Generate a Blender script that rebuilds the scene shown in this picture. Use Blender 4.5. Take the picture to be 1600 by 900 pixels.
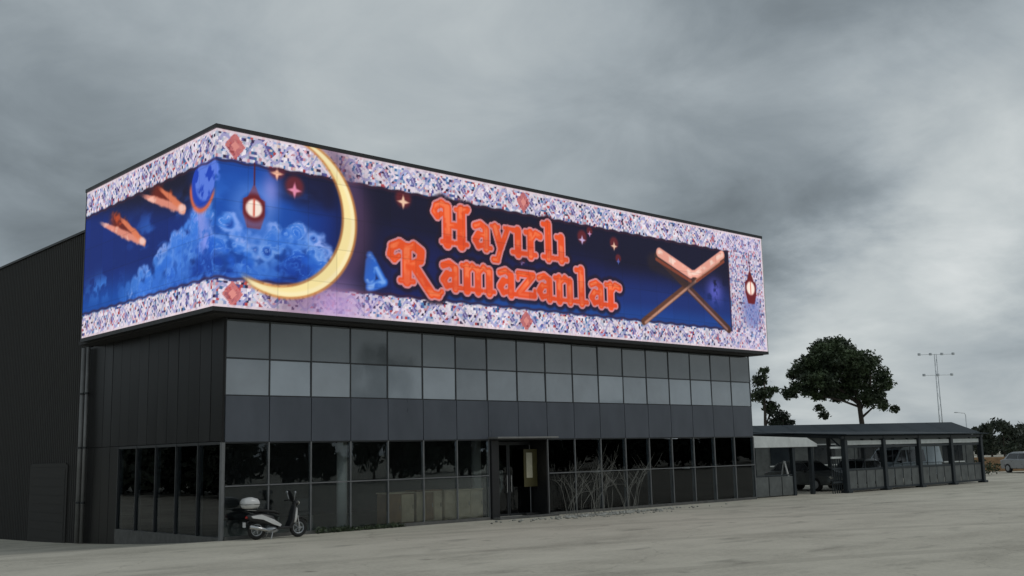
import bpy, math, random
import numpy as np
from mathutils import Vector, Matrix
random.seed(7)
RNG = np.random.default_rng(11)
for o in list(bpy.data.objects):
    bpy.data.objects.remove(o, do_unlink=True)
S = bpy.context.scene
COL = S.collection

# ------------------------------------------------------------------ camera
cam = bpy.data.cameras.new('camera')
cam.sensor_width = 36.0
cam.lens = 36.0 * 1661.0 / 1600.0
cam.clip_start = 0.1
cam.clip_end = 9000
camo = bpy.data.objects.new('camera', cam)
COL.objects.link(camo)
_r = Vector((0.73708, -0.67542, -0.02284))
_u = Vector((-0.08755, -0.12894, 0.98778))
_b = Vector((-0.67011, -0.72607, -0.15417))
M = Matrix((_r, _u, _b)).transposed().to_4x4()
M.translation = Vector((-13.81, -26.52, 2.10))
camo.matrix_world = M
S.camera = camo

# ------------------------------------------------------------------ world: overcast sky
SUN = Vector((0.42, -0.62, 0.80)).normalized()
W = bpy.data.worlds.new('World')
S.world = W
W.use_nodes = True
nt = W.node_tree
nt.nodes.clear()
def N(t, kind, **kw):
    n = t.nodes.new(kind)
    for k, v in kw.items():
        setattr(n, k, v)
    return n
def mth(t, op, a, b=None, c=None, clamp=False):
    n = N(t, 'ShaderNodeMath', operation=op, use_clamp=clamp)
    for i, v in enumerate((a, b, c)):
        if v is None:
            continue
        if isinstance(v, (int, float)):
            n.inputs[i].default_value = v
        else:
            t.links.new(v, n.inputs[i])
    return n.outputs[0]
L = nt.links.new
tc = N(nt, 'ShaderNodeTexCoord')
sep = N(nt, 'ShaderNodeSeparateXYZ')
L(tc.outputs['Generated'], sep.inputs[0])
zz = mth(nt, 'MAXIMUM', sep.outputs[2], 0.0)
den = mth(nt, 'ADD', zz, 0.30)
cmb = N(nt, 'ShaderNodeCombineXYZ')
L(mth(nt, 'DIVIDE', sep.outputs[0], den), cmb.inputs[0])
L(mth(nt, 'DIVIDE', sep.outputs[1], den), cmb.inputs[1])
def wnoise(scale, detail, rough, off, dist=0.0):
    mp = N(nt, 'ShaderNodeMapping')
    mp.inputs['Location'].default_value = off
    L(cmb.outputs[0], mp.inputs['Vector'])
    n = N(nt, 'ShaderNodeTexNoise')
    n.inputs['Scale'].default_value = scale
    n.inputs['Detail'].default_value = detail
    n.inputs['Roughness'].default_value = rough
    n.inputs['Distortion'].default_value = dist
    L(mp.outputs[0], n.inputs['Vector'])
    return n
n1 = wnoise(1.1, 4, 0.5, (3.1, 1.7, 0), 0.2)
n2 = wnoise(3.6, 9, 0.56, (0.4, 5.2, 0), 0.45)
nd = wnoise(3.4, 7, 0.6, (8.4, 2.2, 0))
base = mth(nt, 'ADD', mth(nt, 'MULTIPLY_ADD', n1.outputs[0], 0.46, 0.30),
           mth(nt, 'MULTIPLY_ADD', n2.outputs[0], 0.54, -0.27))
# large cloud masses: soft patches in the sky dome, edges broken by noise
wob = N(nt, 'ShaderNodeVectorMath', operation='MULTIPLY_ADD')
L(nd.outputs['Color'], wob.inputs[0])
wob.inputs[1].default_value = (0.20, 0.20, 0.12)
wo2 = N(nt, 'ShaderNodeVectorMath', operation='ADD')
wo2.inputs[1].default_value = (-0.10, -0.10, -0.06)
L(tc.outputs['Generated'], wo2.inputs[0])
L(wo2.outputs[0], wob.inputs[2])
BLOBS = [((0.542, 0.751, 0.376), 0.16, 0.10), ((0.349, 0.912, 0.218), 0.13, -0.16), ((0.27, 0.92, 0.27), 0.12, -0.12),
         ((0.792, 0.476, 0.390), 0.08, -0.24), ((0.846, 0.387, 0.392), 0.07, -0.22), ((0.72, 0.57, 0.40), 0.07, -0.14),
         ((0.748, 0.632, 0.203), 0.08, -0.10), ((0.803, 0.565, 0.195), 0.07, -0.22), ((0.838, 0.497, 0.232), 0.065, -0.18),
         ((0.886, 0.437, 0.158), 0.055, 0.19), ((0.914, 0.383, 0.160), 0.06, 0.24), ((0.855, 0.50, 0.130), 0.055, 0.26), ((0.90, 0.41, 0.125), 0.05, 0.06), ((0.862, 0.383, 0.318), 0.075, 0.24), ((0.775, 0.56, 0.275), 0.06, 0.12), ((0.42, 0.85, 0.32), 0.12, 0.06),
         ((0.884, 0.459, 0.090), 0.035, -0.10), ((0.917, 0.389, 0.090), 0.040, -0.12), ((0.93, 0.36, 0.09), 0.04, -0.08),
         ((0.908, 0.416, 0.045), 0.055, 0.09), ((0.93, 0.36, 0.05), 0.05, 0.08), ((0.844, 0.533, 0.05), 0.055, 0.22),
         ((0.91, 0.358, 0.21), 0.05, 0.10), ((0.841, 0.448, 0.304), 0.07, 0.04), ((0.454, 0.824, 0.34), 0.1, 0.05)]
tot = base
for d, sig, amp in BLOBS:
    dn = Vector(d).normalized()
    sb = N(nt, 'ShaderNodeVectorMath', operation='DISTANCE')
    L(wob.outputs[0], sb.inputs[0])
    sb.inputs[1].default_value = dn
    q = mth(nt, 'DIVIDE', sb.outputs['Value'], sig)
    g = mth(nt, 'EXPONENT', mth(nt, 'MULTIPLY', mth(nt, 'MULTIPLY', q, q), -0.55))
    tot = mth(nt, 'MULTIPLY_ADD', g, amp, tot)
cr = N(nt, 'ShaderNodeValToRGB')
L(mth(nt, 'MULTIPLY', tot, 0.74), cr.inputs[0])
e = cr.color_ramp.elements
e[0].position = 0.089; e[0].color = (0.118, 0.140, 0.155, 1)
e[1].position = 0.86; e[1].color = (0.80, 0.83, 0.825, 1)
for p, c in ((0.266, (0.245, 0.285, 0.312, 1)), (0.42, (0.372, 0.420, 0.448, 1)), (0.62, (0.55, 0.595, 0.605, 1))):
    k = e.new(p); k.color = c
sky = N(nt, 'ShaderNodeTexSky', sky_type='NISHITA')
sky.sun_disc = False
sky.sun_elevation = math.asin(SUN.z)
sky.sun_rotation = math.atan2(SUN.x, SUN.y)
b1 = N(nt, 'ShaderNodeBackground'); b1.inputs[1].default_value = 0.06
b2 = N(nt, 'ShaderNodeBackground'); b2.inputs[1].default_value = 1.0
L(sky.outputs[0], b1.inputs[0]); L(cr.outputs[0], b2.inputs[0])
mx = N(nt, 'ShaderNodeMixShader'); mx.inputs[0].default_value = 0.95
L(b1.outputs[0], mx.inputs[1]); L(b2.outputs[0], mx.inputs[2])
wo = N(nt, 'ShaderNodeOutputWorld'); L(mx.outputs[0], wo.inputs[0])

sl = bpy.data.lights.new('sun', 'SUN')
sl.energy = 0.6
sl.angle = math.radians(25)
sl.color = (1.0, 0.97, 0.92)
so = bpy.data.objects.new('sun', sl)
COL.objects.link(so)
so.rotation_euler = SUN.to_track_quat('Z', 'Y').to_euler()
so.location = (0, -30, 40)

S.view_settings.view_transform = 'Standard'
S.view_settings.look = 'None'
S.view_settings.exposure = 0.0
S.view_settings.gamma = 1.0
S.view_settings.use_curve_mapping = False

# ------------------------------------------------------------------ materials
MATS = {}
def mat(name, col, rough=0.6, metal=0.0, var=0.15, scale=3.0, bump=0.0, bscale=40.0, spec=0.5, ior=1.5, stretch=(1, 1, 1)):
    if name in MATS:
        return MATS[name]
    m = bpy.data.materials.new(name)
    m.use_nodes = True
    t = m.node_tree
    b = t.nodes['Principled BSDF']
    tcn = N(t, 'ShaderNodeTexCoord')
    mp = N(t, 'ShaderNodeMapping'); mp.inputs['Scale'].default_value = stretch
    oi = N(t, 'ShaderNodeObjectInfo')
    ad = N(t, 'ShaderNodeVectorMath', operation='ADD')
    t.links.new(tcn.outputs['Object'], ad.inputs[0])
    sc = N(t, 'ShaderNodeVectorMath', operation='SCALE'); sc.inputs[0].default_value = (17, 31, 9)
    t.links.new(oi.outputs['Random'], sc.inputs['Scale'])
    t.links.new(sc.outputs[0], ad.inputs[1])
    t.links.new(ad.outputs[0], mp.inputs[0])
    no = N(t, 'ShaderNodeTexNoise')
    no.inputs['Scale'].default_value = scale
    no.inputs['Detail'].default_value = 6
    no.inputs['Roughness'].default_value = 0.6
    t.links.new(mp.outputs[0], no.inputs['Vector'])
    rp = N(t, 'ShaderNodeValToRGB')
    rp.color_ramp.elements[0].position = 0.3
    rp.color_ramp.elements[1].position = 0.7
    rp.color_ramp.elements[0].color = tuple(c * (1 - var) for c in col) + (1,)
    rp.color_ramp.elements[1].color = tuple(min(1, c * (1 + var)) for c in col) + (1,)
    t.links.new(no.outputs[0], rp.inputs[0])
    t.links.new(rp.outputs[0], b.inputs['Base Color'])
    b.inputs['Metallic'].default_value = metal
    b.inputs['IOR'].default_value = ior
    b.inputs['Specular IOR Level'].default_value = spec
    rr = mth(t, 'MULTIPLY_ADD', no.outputs[0], 0.25, max(0.0, rough - 0.125), clamp=True)
    t.links.new(rr, b.inputs['Roughness'])
    if bump > 0:
        n3 = N(t, 'ShaderNodeTexNoise'); n3.inputs['Scale'].default_value = bscale; n3.inputs['Detail'].default_value = 4
        t.links.new(mp.outputs[0], n3.inputs['Vector'])
        bp = N(t, 'ShaderNodeBump'); bp.inputs['Strength'].default_value = bump; bp.inputs['Distance'].default_value = 0.02
        t.links.new(n3.outputs[0], bp.inputs['Height'])
        t.links.new(bp.outputs[0], b.inputs['Normal'])
    MATS[name] = m
    return m

def glass(name, tint, refl=1.5, rough=0.0):
    if name in MATS:
        return MATS[name]
    m = bpy.data.materials.new(name); m.use_nodes = True
    t = m.node_tree; t.nodes.clear()
    out = N(t, 'ShaderNodeOutputMaterial')
    tr = N(t, 'ShaderNodeBsdfTransparent'); tr.inputs[0].default_value = tint + (1,)
    gl = N(t, 'ShaderNodeBsdfGlossy'); gl.inputs['Roughness'].default_value = rough
    gl.inputs['Color'].default_value = (0.9, 0.95, 1.0, 1)
    fr = N(t, 'ShaderNodeFresnel'); fr.inputs[0].default_value = refl
    tcn = N(t, 'ShaderNodeTexCoord')
    no = N(t, 'ShaderNodeTexNoise'); no.inputs['Scale'].default_value = 0.8
    t.links.new(tcn.outputs['Object'], no.inputs['Vector'])
    bp = N(t, 'ShaderNodeBump'); bp.inputs['Strength'].default_value = 0.03; bp.inputs['Distance'].default_value = 0.05
    t.links.new(no.outputs[0], bp.inputs['Height'])
    t.links.new(bp.outputs[0], gl.inputs['Normal'])
    ms = N(t, 'ShaderNodeMixShader')
    t.links.new(fr.outputs[0], ms.inputs[0])
    t.links.new(tr.outputs[0], ms.inputs[1]); t.links.new(gl.outputs[0], ms.inputs[2])
    t.links.new(ms.outputs[0], out.inputs[0])
    MATS[name] = m
    return m

m_black = mat('black_metal', (0.012, 0.012, 0.013), 0.45, 0.0)
m_clad = mat('charcoal_cladding', (0.020, 0.020, 0.020), 0.34, 0.0, 0.3, 0.9, 0.02, 20, 0.14, stretch=(1, 1, 0.15))
m_clad2 = mat('warehouse_cladding', (0.040, 0.039, 0.037), 0.65, 0.0, 0.14, 0.7, 0.05, 20, 0.2, stretch=(1, 1, 0.12))
m_span = mat('slate_spandrel', (0.075, 0.085, 0.105), 0.32, 0.0, 0.14, 1.2, spec=0.5, stretch=(1, 1, 0.4))
m_mull = mat('dark_anodised', (0.03, 0.033, 0.036), 0.4, 0.2)
m_mull2 = mat('grey_aluminium', (0.17, 0.175, 0.18), 0.45, 0.3)
m_soffit = mat('dark_soffit', (0.022, 0.021, 0.021), 0.7)
m_slab = mat('interior_floor', (0.42, 0.42, 0.38), 0.4, 0, 0.2, 2)
m_inwall = mat('interior_wall', (0.10, 0.10, 0.105), 0.8)
m_ceil = mat('interior_ceiling', (0.12, 0.12, 0.12), 0.9)
m_tan = mat('tan_board', (0.66, 0.53, 0.36), 0.6, 0, 0.25, 2.5)
m_brown = mat('brown_board', (0.30, 0.18, 0.09), 0.6, 0, 0.25, 2.5)
m_white = mat('white_paint', (0.72, 0.73, 0.72), 0.4, 0, 0.06, 4)
m_cream = mat('cream_print', (0.46, 0.44, 0.33), 0.5, 0, 0.1)
m_olive = mat('olive_print', (0.075, 0.066, 0.022), 0.5, 0, 0.2)
m_pipe = mat('zinc_pipe', (0.20, 0.20, 0.195), 0.5, 0.3, 0.2, 2)
m_steel = mat('blue_black_steel', (0.022, 0.030, 0.036), 0.5, 0.2, 0.2, 4)
m_roofb = mat('blue_grey_sheet', (0.026, 0.036, 0.044), 0.6, 0.0, 0.2, 2, spec=0.2)
m_pale = mat('pale_sheet', (0.62, 0.65, 0.64), 0.5, 0, 0.12, 3)
m_lowp = mat('weathered_panel', (0.105, 0.115, 0.113), 0.7, 0, 0.3, 2.5)
m_rub = mat('rubber', (0.015, 0.015, 0.015), 0.8)
m_plas = mat('black_plastic', (0.018, 0.018, 0.019), 0.4)
m_chrome = mat('worn_chrome', (0.5, 0.5, 0.5), 0.25, 0.9)
m_whitep = mat('white_gloss', (0.60, 0.60, 0.59), 0.25, 0, 0.05)
m_silver = mat('silver_gloss', (0.42, 0.44, 0.46), 0.3, 0.4, 0.08)
m_bluep = mat('pale_blue_gloss', (0.42, 0.50, 0.55), 0.3, 0.1, 0.08)
m_cargl = mat('car_glass', (0.02, 0.025, 0.03), 0.08, 0, 0.1, spec=0.8)
m_red = mat('red_lens', (0.35, 0.02, 0.015), 0.25)
m_amber = mat('clear_lens', (0.6, 0.58, 0.5), 0.2)
m_mast = mat('galvanised_mast', (0.52, 0.55, 0.57), 0.5, 0.4, 0.12)
m_bark = mat('bark', (0.06, 0.048, 0.038), 0.9, 0, 0.35, 6, 0.4, 20)
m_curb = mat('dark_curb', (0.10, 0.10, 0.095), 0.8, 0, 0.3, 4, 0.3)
g_low = glass('ground_floor_glass', (0.84, 0.87, 0.87), 1.45)
g_door = glass('door_glass', (0.6, 0.62, 0.6), 1.5)

def clerestory(name, col, f0):
    m = bpy.data.materials.new(name); m.use_nodes = True
    t = m.node_tree; b = t.nodes['Principled BSDF']
    tcn = N(t, 'ShaderNodeTexCoord'); oi = N(t, 'ShaderNodeObjectInfo')
    no = N(t, 'ShaderNodeTexNoise', noise_dimensions='4D'); no.inputs['Scale'].default_value = 1.1
    no.inputs['Detail'].default_value = 5
    t.links.new(tcn.outputs['Object'], no.inputs['Vector'])
    t.links.new(mth(t, 'MULTIPLY', oi.outputs['Random'], 40.0), no.inputs['W'])
    k = mth(t, 'ADD', mth(t, 'MULTIPLY_ADD', no.outputs[0], 0.6, 0.42), mth(t, 'MULTIPLY_ADD', oi.outputs['Random'], 0.62, -0.02))
    cc = N(t, 'ShaderNodeVectorMath', operation='SCALE'); cc.inputs[0].default_value = col
    t.links.new(k, cc.inputs['Scale'])
    t.links.new(cc.outputs[0], b.inputs['Base Color'])
    b.inputs['Roughness'].default_value = 0.06
    b.inputs['IOR'].default_value = f0
    bp = N(t, 'ShaderNodeBump'); bp.inputs['Strength'].default_value = 0.04; bp.inputs['Distance'].default_value = 0.05
    t.links.new(no.outputs[0], bp.inputs['Height'])
    t.links.new(bp.outputs[0], b.inputs['Normal'])
    return m
m_cler_lo = clerestory('reflective_blind_glass', (0.235, 0.27, 0.305), 2.2)
m_cler_hi = clerestory('reflective_tint_glass', (0.115, 0.13, 0.142), 2.05)

# ------------------------------------------------------------------ mesh helpers
class MB:
    def __init__(s):
        s.v = []; s.f = []
    def add(s, vs, fs):
        k = len(s.v)
        s.v += [tuple(map(float, p)) for p in vs]
        s.f += [tuple(i + k for i in q) for q in fs]
        return s
    def box(s, x0, x1, y0, y1, z0, z1):
        return s.add([(x0, y0, z0), (x1, y0, z0), (x1, y1, z0), (x0, y1, z0), (x0, y0, z1), (x1, y0, z1), (x1, y1, z1), (x0, y1, z1)],
                     [(0, 3, 2, 1), (4, 5, 6, 7), (0, 1, 5, 4), (1, 2, 6, 5), (2, 3, 7, 6), (3, 0, 4, 7)])
    def cbox(s, x0, x1, y0, y1, z0, z1, c=0.02):
        # box with chamfered edges all round (stack of four rings)
        def ring(z, i):
            a0, a1, b0, b1 = x0 + i, x1 - i, y0 + i, y1 - i
            return [(a0 + c, b0, z), (a1 - c, b0, z), (a1, b0 + c, z), (a1, b1 - c, z), (a1 - c, b1, z), (a0 + c, b1, z), (a0, b1 - c, z), (a0, b0 + c, z)]
        vs = ring(z0, c) + ring(z0 + c, 0) + ring(z1 - c, 0) + ring(z1, c)
        fs = [tuple(range(7, -1, -1)), tuple(range(24, 32))]
        for r in range(3):
            for i in range(8):
                j = (i + 1) % 8
                fs.append((r * 8 + i, r * 8 + j, r * 8 + 8 + j, r * 8 + 8 + i))
        return s.add(vs, fs)
    def tube(s, pts, rad, n=8, cap=True):
        pts = [Vector(p) for p in pts]
        if isinstance(rad, (int, float)):
            rad = [rad] * len(pts)
        vs = []
        for i, p in enumerate(pts):
            a = pts[max(0, i - 1)]; b = pts[min(len(pts) - 1, i + 1)]
            d = (b - a).normalized()
            h = Vector((0, 0, 1)) if abs(d.z) < 0.9 else Vector((1, 0, 0))
            u = d.cross(h).normalized(); w = d.cross(u)
            for k in range(n):
                t = 2 * math.pi * k / n
                vs.append(p + (u * math.cos(t) + w * math.sin(t)) * rad[i])
        fs = []
        for i in range(len(pts) - 1):
            for k in range(n):
                j = (k + 1) % n
                fs.append((i * n + k, i * n + j, i * n + n + j, i * n + n + k))
        if cap:
            fs.append(tuple(range(n - 1, -1, -1)))
            fs.append(tuple(range((len(pts) - 1) * n, len(pts) * n)))
        return s.add(vs, fs)
    def torus(s, c, R, r, n=24, m=8, axis='y', sq=1.0):
        vs = []; fs = []
        for i in range(n):
            a = 2 * math.pi * i / n
            for j in range(m):
                b = 2 * math.pi * j / m
                q = R + r * math.cos(b); h = r * sq * math.sin(b)
                if axis == 'y':
                    vs.append((c[0] + q * math.cos(a), c[1] + h, c[2] + q * math.sin(a)))
                else:
                    vs.append((c[0] + h, c[1] + q * math.cos(a), c[2] + q * math.sin(a)))
        for i in range(n):
            for j in range(m):
                i2 = (i + 1) % n; j2 = (j + 1) % m
                fs.append((i * m + j, i2 * m + j, i2 * m + j2, i * m + j2))
        return s.add(vs, fs)
    def blob(s, c, r, n=10, m=7, fn=None):
        vs = []; fs = []
        for i in range(m + 1):
            th = math.pi * i / m
            for k in range(n):
                ph = 2 * math.pi * k / n
                p = Vector((math.sin(th) * math.cos(ph) * r[0], math.sin(th) * math.sin(ph) * r[1], math.cos(th) * r[2]))
                if fn:
                    p = fn(p)
                vs.append(Vector(c) + p)
        for i in range(m):
            for k in range(n):
                j = (k + 1) % n
                fs.append((i * n + k, (i + 1) * n + k, (i + 1) * n + j, i * n + j))
        return s.add(vs, fs)
    def loft(s, rings, cap=True):
        n = len(rings[0]); vs = []; fs = []
        for r in rings:
            vs += list(r)
        for i in range(len(rings) - 1):
            for k in range(n):
                j = (k + 1) % n
                fs.append((i * n + k, i * n + j, i * n + n + j, i * n + n + k))
        if cap:
            fs.append(tuple(range(n - 1, -1, -1)))
            fs.append(tuple(range((len(rings) - 1) * n, len(rings) * n)))
        return s.add(vs, fs)
    def mesh(s, name, m, smooth=False):
        me = bpy.data.meshes.new(name)
        me.from_pydata(s.v, [], s.f)
        me.materials.append(m)
        if smooth:
            me.polygons.foreach_set('use_smooth', [True] * len(me.polygons))
        me.update()
        return me
    def build(s, name, m, parent=None, smooth=False, loc=None):
        return put(name, s.mesh(name, m, smooth), parent, loc)
def put(name, me, parent=None, loc=None, rot=None):
    o = bpy.data.objects.new(name, me)
    COL.objects.link(o)
    if parent is not None:
        o.parent = parent
    if loc is not None:
        o.location = loc
    if rot is not None:
        o.rotation_euler = rot
    return o
def tag(o, label, cat, group=None, kind=None):
    o['label'] = label; o['category'] = cat
    if group: o['group'] = group
    if kind: o['kind'] = kind
    return o
def thing(name, label, cat, loc=(0, 0, 0), rz=0.0, group=None):
    o = bpy.data.objects.new(name, None)
    o.empty_display_size = 0.3
    COL.objects.link(o)
    o.location = loc
    o.rotation_euler = (0, 0, rz)
    return tag(o, label, cat, group)
def bx(name, m, parent, x0, x1, y0, y1, z0, z1, c=0.0):
    # box mesh with its origin at its own centre bottom
    cx, cy = (x0 + x1) / 2, (y0 + y1) / 2
    b = MB()
    if c > 0:
        b.cbox(x0 - cx, x1 - cx, y0 - cy, y1 - cy, 0, z1 - z0, c)
    else:
        b.box(x0 - cx, x1 - cx, y0 - cy, y1 - cy, 0, z1 - z0)
    return b.build(name, m, parent, loc=(cx, cy, z0))

# ------------------------------------------------------------------ ground
def gz(x, y):
    w = min(1.0, max(0.0, (7.0 - x) / 6.0))
    return -0.9 * (1 - math.exp(-max(0.0, y) / 12.0)) * w if y > 0 else 0.0
def axis_pts(lo, hi, step, far):
    a = list(np.arange(lo, hi + 1e-6, step))
    d = step; p = hi; q = lo
    left = []; right = []
    while p < far:
        d *= 1.6; p += d; q -= d
        right.append(p); left.append(q)
    return left[::-1] + a + right
gx = axis_pts(-40, 60, 1.0, 4500); gy = axis_pts(-40, 60, 1.0, 4500)
gv = [(x, y, gz(x, y)) for y in gy for x in gx]
nx = len(gx)
gf = [(j * nx + i, j * nx + i + 1, (j + 1) * nx + i + 1, (j + 1) * nx + i) for j in range(len(gy) - 1) for i in range(nx - 1)]
def ground_material():
    m = bpy.data.materials.new('worn_concrete_yard'); m.use_nodes = True
    t = m.node_tree; b = t.nodes['Principled BSDF']
    tcn = N(t, 'ShaderNodeTexCoord')
    def nz(scale, detail, rough, sc=(1, 1, 1), rot=0.0, dist=0.0):
        mp = N(t, 'ShaderNodeMapping'); mp.inputs['Scale'].default_value = sc; mp.inputs['Rotation'].default_value = (0, 0, rot)
        t.links.new(tcn.outputs['Object'], mp.inputs[0])
        n = N(t, 'ShaderNodeTexNoise'); n.inputs['Scale'].default_value = scale; n.inputs['Detail'].default_value = detail
        n.inputs['Roughness'].default_value = rough; n.inputs['Distortion'].default_value = dist
        t.links.new(mp.outputs[0], n.inputs['Vector'])
        return n.outputs[0]
    big = nz(0.10, 5, 0.55)
    mid = nz(0.55, 7, 0.62, dist=0.6)
    streak = nz(0.5, 6, 0.6, (0.22, 1.6, 1), -0.75)
    fine = nz(9.0, 6, 0.7)
    grit = nz(70.0, 3, 0.7)
    v = mth(t, 'MULTIPLY_ADD', big, 0.30, -0.15)
    v = mth(t, 'ADD', v, mth(t, 'MULTIPLY_ADD', mid, 0.42, -0.21))
    v = mth(t, 'ADD', v, mth(t, 'MULTIPLY_ADD', streak, 0.40, -0.20))
    v = mth(t, 'ADD', v, mth(t, 'MULTIPLY_ADD', fine, 0.40, -0.20))
    v = mth(t, 'ADD', v, mth(t, 'MULTIPLY_ADD', grit, 0.44, -0.22))
    v = mth(t, 'ADD', v, 0.5, clamp=True)
    rp = N(t, 'ShaderNodeValToRGB')
    e = rp.color_ramp.elements
    e[0].position = 0.2; e[0].color = (0.25, 0.228, 0.185, 1)
    e[1].position = 0.85; e[1].color = (0.70, 0.655, 0.55, 1)
    k = e.new(0.5); k.color = (0.52, 0.488, 0.405, 1)
    t.links.new(v, rp.inputs[0])
    # oil spots and patches
    vo = N(t, 'ShaderNodeTexNoise'); vo.inputs['Scale'].default_value = 0.8; vo.inputs['Detail'].default_value = 5
    mpo = N(t, 'ShaderNodeMapping'); mpo.inputs['Scale'].default_value = (0.55, 1.5, 1); mpo.inputs['Rotation'].default_value = (0, 0, 0.74)
    t.links.new(tcn.outputs['Object'], mpo.inputs[0]); t.links.new(mpo.outputs[0], vo.inputs['Vector'])
    sp = N(t, 'ShaderNodeValToRGB'); sp.color_ramp.elements[0].position = 0.60; sp.color_ramp.elements[1].position = 0.72
    t.links.new(vo.outputs[0], sp.inputs[0])
    mxn = N(t, 'ShaderNodeMix', data_type='RGBA', blend_type='MULTIPLY')
    t.links.new(mth(t, 'MULTIPLY', sp.outputs[0], 0.62), mxn.inputs['Factor'])
    t.links.new(rp.outputs[0], mxn.inputs['A']); mxn.inputs['B'].default_value = (0.5, 0.5, 0.5, 1)
    # small drips and spots, tyre scuffs
    vd = N(t, 'ShaderNodeTexVoronoi'); vd.inputs['Scale'].default_value = 0.75; vd.inputs['Randomness'].default_value = 1.0
    t.links.new(tcn.outputs['Object'], vd.inputs['Vector'])
    vs_ = N(t, 'ShaderNodeSeparateColor'); t.links.new(vd.outputs['Color'], vs_.inputs[0])
    rad = mth(t, 'MULTIPLY_ADD', mth(t, 'POWER', vs_.outputs[0], 3.0), 0.15, 0.015)
    spot = mth(t, 'SUBTRACT', 1.0, mth(t, 'DIVIDE', vd.outputs['Distance'], rad), clamp=True)
    wv2 = N(t, 'ShaderNodeTexWave', wave_type='RINGS', rings_direction='SPHERICAL'); wv2.inputs['Scale'].default_value = 0.055; wv2.inputs['Distortion'].default_value = 3.0; wv2.inputs['Detail'].default_value = 1.0; wv2.inputs['Detail Scale'].default_value = 0.25
    mpw = N(t, 'ShaderNodeMapping'); mpw.inputs['Location'].default_value = (14, 60, 0)
    t.links.new(tcn.outputs['Object'], mpw.inputs[0]); t.links.new(mpw.outputs[0], wv2.inputs['Vector'])
    ty = mth(t, 'MULTIPLY', mth(t, 'GREATER_THAN', wv2.outputs['Fac'], 0.975), mth(t, 'MULTIPLY', mid, 0.42))
    dk = mth(t, 'MAXIMUM', mth(t, 'MULTIPLY', spot, 0.9), ty, clamp=True)
    mxs = N(t, 'ShaderNodeMix', data_type='RGBA', blend_type='MULTIPLY')
    t.links.new(dk, mxs.inputs['Factor']); t.links.new(mxn.outputs['Result'], mxs.inputs['A']); mxs.inputs['B'].default_value = (0.42, 0.41, 0.40, 1)
    mxn = mxs
    # hairline cracks
    vc = N(t, 'ShaderNodeTexVoronoi', feature='DISTANCE_TO_EDGE'); vc.inputs['Scale'].default_value = 0.16
    wv = N(t, 'ShaderNodeVectorMath', operation='MULTIPLY_ADD')
    nn = N(t, 'ShaderNodeTexNoise'); nn.inputs['Scale'].default_value = 0.9; nn.inputs['Detail'].default_value = 6
    t.links.new(tcn.outputs['Object'], nn.inputs['Vector'])
    t.links.new(nn.outputs['Color'], wv.inputs[0]); wv.inputs[1].default_value = (1.6, 1.6, 0)
    t.links.new(tcn.outputs['Object'], wv.inputs[2])
    t.links.new(wv.outputs[0], vc.inputs['Vector'])
    ck = mth(t, 'LESS_THAN', vc.outputs[0], 0.0035)
    mx2 = N(t, 'ShaderNodeMix', data_type='RGBA', blend_type='MULTIPLY')
    t.links.new(mth(t, 'MULTIPLY', ck, 0.22), mx2.inputs['Factor'])
    t.links.new(mxn.outputs['Result'], mx2.inputs['A']); mx2.inputs['B'].default_value = (0.35, 0.34, 0.32, 1)
    t.links.new(mx2.outputs['Result'], b.inputs['Base Color'])
    b.inputs['Roughness'].default_value = 0.85
    b.inputs['Specular IOR Level'].default_value = 0.25
    bp = N(t, 'ShaderNodeBump'); bp.inputs['Strength'].default_value = 0.22; bp.inputs['Distance'].default_value = 0.02
    t.links.new(fine, bp.inputs['Height'])
    t.links.new(bp.outputs[0], b.inputs['Normal'])
    return m
gm = bpy.data.meshes.new('ground'); gm.from_pydata(gv, [], gf); gm.materials.append(ground_material()); gm.update()
gm.polygons.foreach_set('use_smooth', [True] * len(gm.polygons))
go = put('ground', gm); go['kind'] = 'structure'

# ------------------------------------------------------------------ showroom building
NB = 18
BW = 24.3 / NB
B = thing('showroom_building', 'dark glass-fronted showroom building under the wrapped video screen', 'building')
bx('floor_slab', m_slab, B, 0.02, 24.28, 0.06, 9.5, -1.0, 0.03)
bx('ceiling', m_ceil, B, 0.05, 24.25, 0.10, 9.4, 2.62, 2.9)
bx('back_wall', m_inwall, B, 0.05, 24.25, 8.2, 8.4, 0.03, 2.62)
bx('upper_storey', m_soffit, B, 0.06, 24.24, 0.12, 9.5, 2.95, 10.6)
bx('end_wall', m_clad, B, 24.2, 24.34, 0.10, 9.5, -0.2, 2.58)
# soffit under the screen overhang, roof slab
bx('soffit', m_soffit, B, -0.62, 24.5, -0.62, 9.0, 5.98, 6.10)
bx('roof_slab', m_clad, B, -0.1, 24.4, -0.1, 9.5, 10.62, 10.8)
# clerestory panes, spandrels, ground-floor panes
def pane_mesh(w, h, m, name):
    return MB().box(-w / 2, w / 2, -0.012, 0.012, 0, h).mesh(name, m)
me_hi = pane_mesh(BW - 0.03, 1.05, m_cler_hi, 'pane')
me_lo = pane_mesh(BW - 0.03, 0.975, m_cler_lo, 'pane')
me_sp = MB().cbox(-(BW - 0.02) / 2, (BW - 0.02) / 2, -0.03, 0.03, 0, 1.245, 0.008).mesh('spandrel_panel', m_span)
me_g1 = pane_mesh(BW - 0.05, 1.10, g_low, 'pane')
me_g0 = pane_mesh(BW - 0.05, 1.28, g_low, 'pane')
me_mu = MB().box(-0.024, 0.024, -0.008, 0.05, 0, 2.16).mesh('mullion', m_mull)
me_ml = MB().box(-0.02, 0.02, -0.03, 0.05, 0, 2.56).mesh('mullion', m_mull2)
DOOR = (7, 8)    # bays of the entrance
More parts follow.
